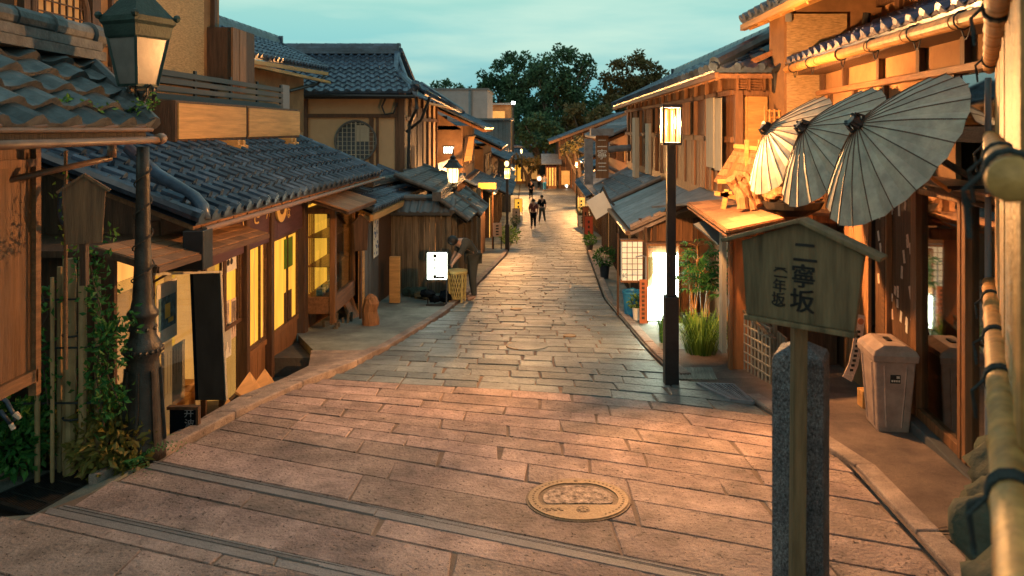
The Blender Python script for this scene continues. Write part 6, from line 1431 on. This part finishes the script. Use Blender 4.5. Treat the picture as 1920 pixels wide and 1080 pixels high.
def vine(pts, n_, size, spread, label, mt):
    t = thing('climbing_vine', label, 'vine', pts[0]); pts = [V(p) for p in pts]; m = MB(); m.path(pts, .005, 5); m.build('stem', m_bark, t); m = MB()
    for _ in range(n_):
        i = rnd.randrange(len(pts) - 1); p = pts[i].lerp(pts[i + 1], rnd.random()) + rv(rnd, spread); leaf(m, p, rv(rnd) + Z * .2, size * rnd.uniform(.6, 1.3), size * .5, rv(rnd))
    m.build('leaf', mt, t)
vine([P(195, 800, 5.3), P(180, 700, 5.3), P(195, 600, 5.3), P(175, 530, 5.3), P(165, 470, 5.3)], 330, .055, .06, 'leafy climber on the right side of the bamboo stakes', m_leafg)
vine([P(90, 760, 5.3), P(80, 680, 5.3), P(60, 640, 5.3), P(90, 590, 5.3), P(75, 540, 5.3)], 130, .06, .06, 'sparse climber on the left side of the bamboo stakes', m_leafg)
vine([P(225, 600, 5.3), P(205, 640, 5.3), P(200, 700, 5.3), P(225, 760, 5.3)], 260, .06, .05, 'drooping climber beside the old lamp base', m_leafg)
vine([P(95, 205, 4.7), P(130, 190, 4.8), P(170, 200, 4.9), P(215, 215, 5.3)], 90, .04, .025, 'small wild plants sprouting on the old tiled eave', m_leafb)
vine([P(240, 200, 5.45), P(262, 205, 5.45), P(290, 195, 5.45), P(262, 220, 5.45)], 60, .045, .025, 'little vine leaves wound round the neck of the old lamp', m_leafb)
vine([P(120, 330, 4.9), P(118, 400, 4.9), P(128, 455, 4.9), P(190, 435, 4.9), P(215, 440, 4.95)], 60, .045, .03, 'thin vine curling round the small blank plaque', m_leafb)
m = MB(); pts = []
for k in range(60): t = k / 59; z_ = lz(560) + (lz(290) - lz(560)) * t; a = t * 9 * math.pi; r_ = .082 - .028 * t; pts.append(V((xl + r_ * math.cos(a), Yl + r_ * math.sin(a), z_)))
m.path(pts, .005, 5); m.build('bare_vine', m_bark, label='leafless vine spiralling up the old lamp post', cat='vine')
# bicycle/hose at left edge: a coiled blue hose with brass nozzle
hs_ = thing('garden_hose', 'pale blue hose loop with pinkish nozzle at the left edge', 'hose', P(15, 790, 4.9))
m = MB(); m.path([P(0, 745, 4.9), P(12, 752, 4.9), P(22, 770, 4.9), P(30, 785, 4.9), P(20, 795, 4.9), P(0, 770, 4.9)], .014, 8); m.build('tube', m_tile, hs_, smooth=True)
m = MB(); m.tube(P(28, 775, 4.88), P(38, 785, 4.88), .02, .012); m.tube(P(20, 795, 4.88), P(26, 805, 4.88), .015); m.build('nozzle', m_ppink, hs_)

# ------------------------------------------------------------------ people
def person(loc, label, pose, H=1.65, shirt=m_grey, trousers=m_black2, hair=m_ink, face=0, group=None):
    """pose: dict of joint offsets; heights in fractions of H"""
    x, y, g = loc; k = H; r = thing('person', label, 'person', loc, group)
    cf, sf = math.cos(face), math.sin(face)
    def W_(p): return V((x + (p[0] * cf - p[1] * sf) * k, y + (p[0] * sf + p[1] * cf) * k, g + p[2] * k))
    J = dict(pel=(0, 0, .52), waist=(0, 0, .60), chest=(0, 0, .73), neck=(0, 0, .83), head=(0, -.005, .90), top=(0, 0, .965),
             sl=(-.105, 0, .80), sr=(.105, 0, .80), el=(-.14, .0, .63), er=(.14, .0, .63), hl=(-.14, -.04, .48), hr=(.14, -.04, .48),
             hipl=(-.05, 0, .50), hipr=(.05, 0, .50), kl=(-.055, -.01, .27), kr=(.055, -.01, .27), al=(-.055, .01, .04), ar=(.055, .01, .04), tl=(-.06, -.08, .015), tr=(.06, -.08, .015))
    J.update(pose)
    R_ = dict(pel=.085, waist=.072, chest=.088, neck=.035, head=.060, top=.042, sl=.045, sr=.045, el=.028, er=.028, hl=.018, hr=.018, hipl=.062, hipr=.062, kl=.04, kr=.04, al=.026, ar=.026, tl=.022, tr=.022)
    E_ = [('pel', 'waist'), ('waist', 'chest'), ('chest', 'neck'), ('neck', 'head'), ('head', 'top'), ('chest', 'sl'), ('chest', 'sr'), ('sl', 'el'), ('sr', 'er'), ('el', 'hl'), ('er', 'hr'), ('pel', 'hipl'), ('pel', 'hipr'), ('hipl', 'kl'), ('hipr', 'kr'), ('kl', 'al'), ('kr', 'ar'), ('al', 'tl'), ('ar', 'tr')]
    def skin(name, keys, sc_, mt, extra=()):
        edges = [(a, b) for a, b in E_ if a in keys and b in keys]; ks = [q for q in keys]
        me = bpy.data.meshes.new(name); vs = [W_(J[q]) - V(loc) for q in ks]; es_ = [(ks.index(a), ks.index(b)) for a, b in edges]
        rr = [R_[q] * k * sc_ for q in ks]
        for (src, off, rad) in extra:   # short chains for fingers, nose
            vs.append(vs[ks.index(src)] + V(off) * k); rr.append(rad * k); es_.append((ks.index(src), len(vs) - 1))
        me.from_pydata([tuple(v_) for v_ in vs], es_, []); o = bpy.data.objects.new(name, me); COL.objects.link(o); o.parent = r; WL[o.name] = V(loc)
        me.skin_vertices or me.attributes.new
        md = o.modifiers.new('skin', 'SKIN'); sd = me.skin_vertices
        if not sd:
            bpy.context.view_layer.update(); sd = me.skin_vertices
        for i, q_ in enumerate(rr): sd[0].data[i].radius = (q_, q_ * (.72 if i < len(ks) and ks[i] in ('chest', 'waist', 'pel') else 1)); 
        sd[0].data[0].use_root = True
        su = o.modifiers.new('sub', 'SUBSURF'); su.levels = su.render_levels = 1; me.materials.append(mt)
        dg = bpy.context.evaluated_depsgraph_get(); me2 = bpy.data.meshes.new_from_object(o.evaluated_get(dg)); o.modifiers.clear(); o.data = me2
        if not me2.materials: me2.materials.append(mt)
        me2.polygons.foreach_set('use_smooth', [True] * len(me2.polygons)); return o
    fing = [('hl', (.006 * i, -.012, -.035 - .004 * (i % 2)), .0045) for i in (-2, -1, 0, 1)] + [('hr', (.006 * i, -.012, -.035 - .004 * (i % 2)), .0045) for i in (-2, -1, 0, 1)] + [('hl', (.015, -.02, -.015), .005), ('hr', (-.015, -.02, -.015), .005)]
    nose = [('head', (0, -.055, .0), .008), ('head', (-.05, 0, .0), .008), ('head', (.05, 0, .0), .008)]
    skin('body', list(R_), 1.0, m_skin, nose + fing)
    skin('shirt', ['waist', 'pel', 'chest', 'sl', 'sr', 'el', 'er'], 1.16, shirt)
    skin('trousers', ['pel', 'hipl', 'hipr', 'kl', 'kr', 'al', 'ar'], 1.14, trousers)
    m = MB(); c = W_((J['head'][0] * .5 + J['top'][0] * .5, J['head'][1] * .5 + J['top'][1] * .5 + .012, J['head'][2] * .5 + J['top'][2] * .5 + .012)); m.ball(c, .066 * k, 10, .95, 1.05, .85); m.build('hair', hair, r, smooth=True)
    return r
walkL = dict(kl=(-.05, -.05, .27), al=(-.055, -.07, .05), tl=(-.06, -.15, .02), kr=(.05, .02, .27), ar=(.055, .11, .07), tr=(.06, .05, .02), el=(-.14, .05, .64), hl=(-.13, .06, .5), er=(.13, -.06, .64), hr=(.12, -.13, .53))
m_redd = mat('dark red cloth', (.10, .03, .03), .9, bd=.1); m_greyc = mat('grey cloth', (.06, .065, .06), .9, bd=.1)
person((0.0, 42, gz(42)), 'person in dark reddish clothes walking in mid-street, left of the pair', walkL, 1.7, m_redd, m_black2, face=math.pi)
person((.52, 46, gz(46)), 'person in black top and grey shorts walking in mid-street, right of the pair', dict(walkL, kl=(-.09, -.05, .28), al=(-.12, -.1, .05), tl=(-.15, -.17, .02), kr=(.06, .02, .27), ar=(.1, .1, .05)), 1.7, m_black2, m_greyc, face=math.pi)
person((-.2, 64, gz(64)), 'dark-clothed person near the far left shops', walkL, 1.75, m_black2, m_black2, face=math.pi)
person((.6, 78, gz(78)), 'far walker in a white top at the end of the street', walkL, 1.7, m_white, m_black2, face=math.pi)
person((1.15, 76, gz(76)), 'far walker in a pale blue top at the end of the street', walkL, 1.7, m_grey, m_blue, face=math.pi)
bend = dict(waist=(.03, -.03, .60), chest=(.10, -.12, .67), neck=(.16, -.19, .70), head=(.20, -.24, .71), top=(.23, -.29, .72), sl=(.05, -.14, .69), sr=(.16, -.08, .70), el=(.07, -.21, .55), er=(.20, -.18, .55), hl=(.12, -.27, .46), hr=(.22, -.26, .46))
person((-1.12, 13.9, gz(13.9)), 'person in grey top and dark trousers bending forward beside the bamboo basket', bend, 1.6, m_greyc, m_greyc, face=R(-80))

# ------------------------------------------------------------------ small things along the far street
m_red = mat('faded red paint', (.30, .05, .03), .6, bd=.05); m_teal = mat('teal enamel', (.08, .22, .22), .5, bd=.05)
def stand_sign(px, py, w_, h_, label, mt, foot=True, hang=0):
    Y = 30.0
    for _ in range(30): Y = -gz(Y) * F / (py - 240)
    x = (px - 1000) * Y / F; g = gz(Y) + hang; t = thing('shop_sign', label, 'sign', (x, Y, g))
    m = MB(); m.box(x - w_ / 2, x + w_ / 2, Y, Y + .06, g + .15, g + .15 + h_); o = m.build('board', mt, t)
    m = MB(); m.box(x - w_ / 2 - .03, x + w_ / 2 + .03, Y + .01, Y + .05, g + .15 + h_, g + .19 + h_); m.box(x - w_ / 2 - .03, x - w_ / 2, Y + .01, Y + .05, gz(Y), g + .15 + h_); m.box(x + w_ / 2, x + w_ / 2 + .03, Y + .01, Y + .05, gz(Y), g + .15 + h_); m.build('frame', m_dwood, t)
    m = MB()
    for k in range(3): m.box(x - w_ * .12, x + w_ * .12, Y - .012, Y - .002, g + .2 + h_ * .28 * k, g + .2 + h_ * .28 * k + h_ * .16)
    m.build('writing', m_ink, o)
stand_sign(1104, 446, .35, .8, 'narrow red standing sign at the right kerb past the white tilted board', m_red)
stand_sign(1092, 425, .5, .5, 'low pale standing sign at the right kerb, mid-street', m_paper)
stand_sign(1098, 432, .3, 1.1, 'tall orange board leaning by the right kerb, mid-street', m_brick)
stand_sign(1097, 400, .7, .3, 'teal horizontal sign below the yellowish globes on the right', m_teal, hang=1.9)
stand_sign(1090, 398, .5, .9, 'small lit yellow standing sign by the right kerb under the far lamp', m_winfar)
stand_sign(972, 402, .5, .9, 'small amber lit board by the far left kerb', m_win)
stand_sign(968, 418, .4, .7, 'pale board standing before the far left shops', m_ppink)
for k, (px, py, r_, lab) in enumerate(((1088, 408, .3, 'little dark shrub by the right kerb under the far lamp'), (1106, 470, .22, 'low green plant at the right kerb behind the round potted shrub'), (966, 428, .3, 'dark bush on the left kerb beyond the bright green one'))):
    Y = 30.0
    for _ in range(30): Y = -gz(Y) * F / (py - 240)
    shrub(((px - 1000) * Y / F, Y, gz(Y)), r_, 260, .09, lab, m_leafg if k == 1 else m_leafd, .12, .2, m_pot)
def lit_kiosk(x0, x1, Y, h_, label, mt):
    g = gz(Y); t = thing('lit_shop', label, 'shop', ((x0 + x1) / 2, Y, g))
    m = MB(); m.box(x0, x1, Y, Y + 3, g - .3, g + h_); m.build('wall', m_bwood, t)
    n_ = 4; wd = (x1 - x0) / n_
    for i in range(n_): m = MB(); m.box(x0 + wd * i + .08, x0 + wd * (i + 1) - .08, Y - .03, Y - .002, g + .3, g + h_ - .5); m.build('window', mt if i % 3 else m_win2, t)
    m = MB(); m.slab((x0 - .5, Y - 1.1, g + h_ - .3), (x1 + .5, Y - 1.1, g + h_ - .3), (x1 + .5, Y + 1.2, g + h_ + .7), (x0 - .5, Y + 1.2, g + h_ + .7), .1); m.slab((x0 - .5, Y + 1.2, g + h_ + .69), (x1 + .5, Y + 1.2, g + h_ + .69), (x1 + .5, Y + 3.5, g + h_ - .3), (x0 - .5, Y + 3.5, g + h_ - .3), .1); m.build('roof', m_tilegr, t)
    m = MB(); m.box(x0, x1, Y - .09, Y - .04, g + h_ - .75, g + h_ - .45); m.build('shop_curtain', m_redd, t)
lit_kiosk(1.35, 2.5, 80, 3.0, 'bright yellow-lit shop front facing up the street beneath the dark trees', m_winfar)
lit_kiosk(-3.4, -.6, 90, 3.0, 'dimmer amber-lit shop at the far left end of the street', m_win)

# gabled houses closing the right side of the far street
def gable_house(x0, zl, slope, wd, Y, dep, label, z_base):
    t = thing('gabled_house', label, 'house', (x0 + wd / 2, Y, z_base)); xp = x0 + wd; zp = zl + slope * wd
    m = MB(); m.prism([(x0 + 1, Y + 1, z_base - 1), (x0 + 1, Y + 1, zl + slope * 1 - .3), (xp, Y + 1, zp - .3), (xp, Y + 1, z_base - 1)], (0, dep, 0)); m.build('wall', m_dwood, t)
    m = MB(); tile_roof(m, (x0, Y, zl), (x0, Y + dep, zl), (xp, Y, zp), (xp, Y + dep, zp), .45, .45, .06, caps=False, sm=4); m.build('roof', m_tile, t)
    m = MB(); m.beam((x0 - .05, Y - .05, zl - .18), (xp, Y - .05, zp - .18), .12, .26); m.build('verge_board', m_bwood, t)
    m = MB()
    for k in range(12): xx = x0 + 1.1 + k * (wd - 1.2) / 12; m.box(xx, xx + .12, Y + .9, Y + .99, z_base - .5, zl + slope * (xx - x0) - .4)
    m.build('lattice_front', m_bwood, t)
    for k in range(3): xx = x0 + 1.3 + k * 1.7; m = MB(); m.box(xx, xx + .9, Y + .86, Y + .9, z_base + .4, z_base + 1.9); m.build('window', m_win2, t)
gable_house(1.7, -1.45, .385, 8.5, 79, 12, 'large dark gabled house whose long roof edge climbs to the right under the trees', gz(79))
gable_house(3.1, -2.3, .40, 6.0, 69, 9, 'lower dark gabled house in front of the large one, right of the far lamp', gz(69))
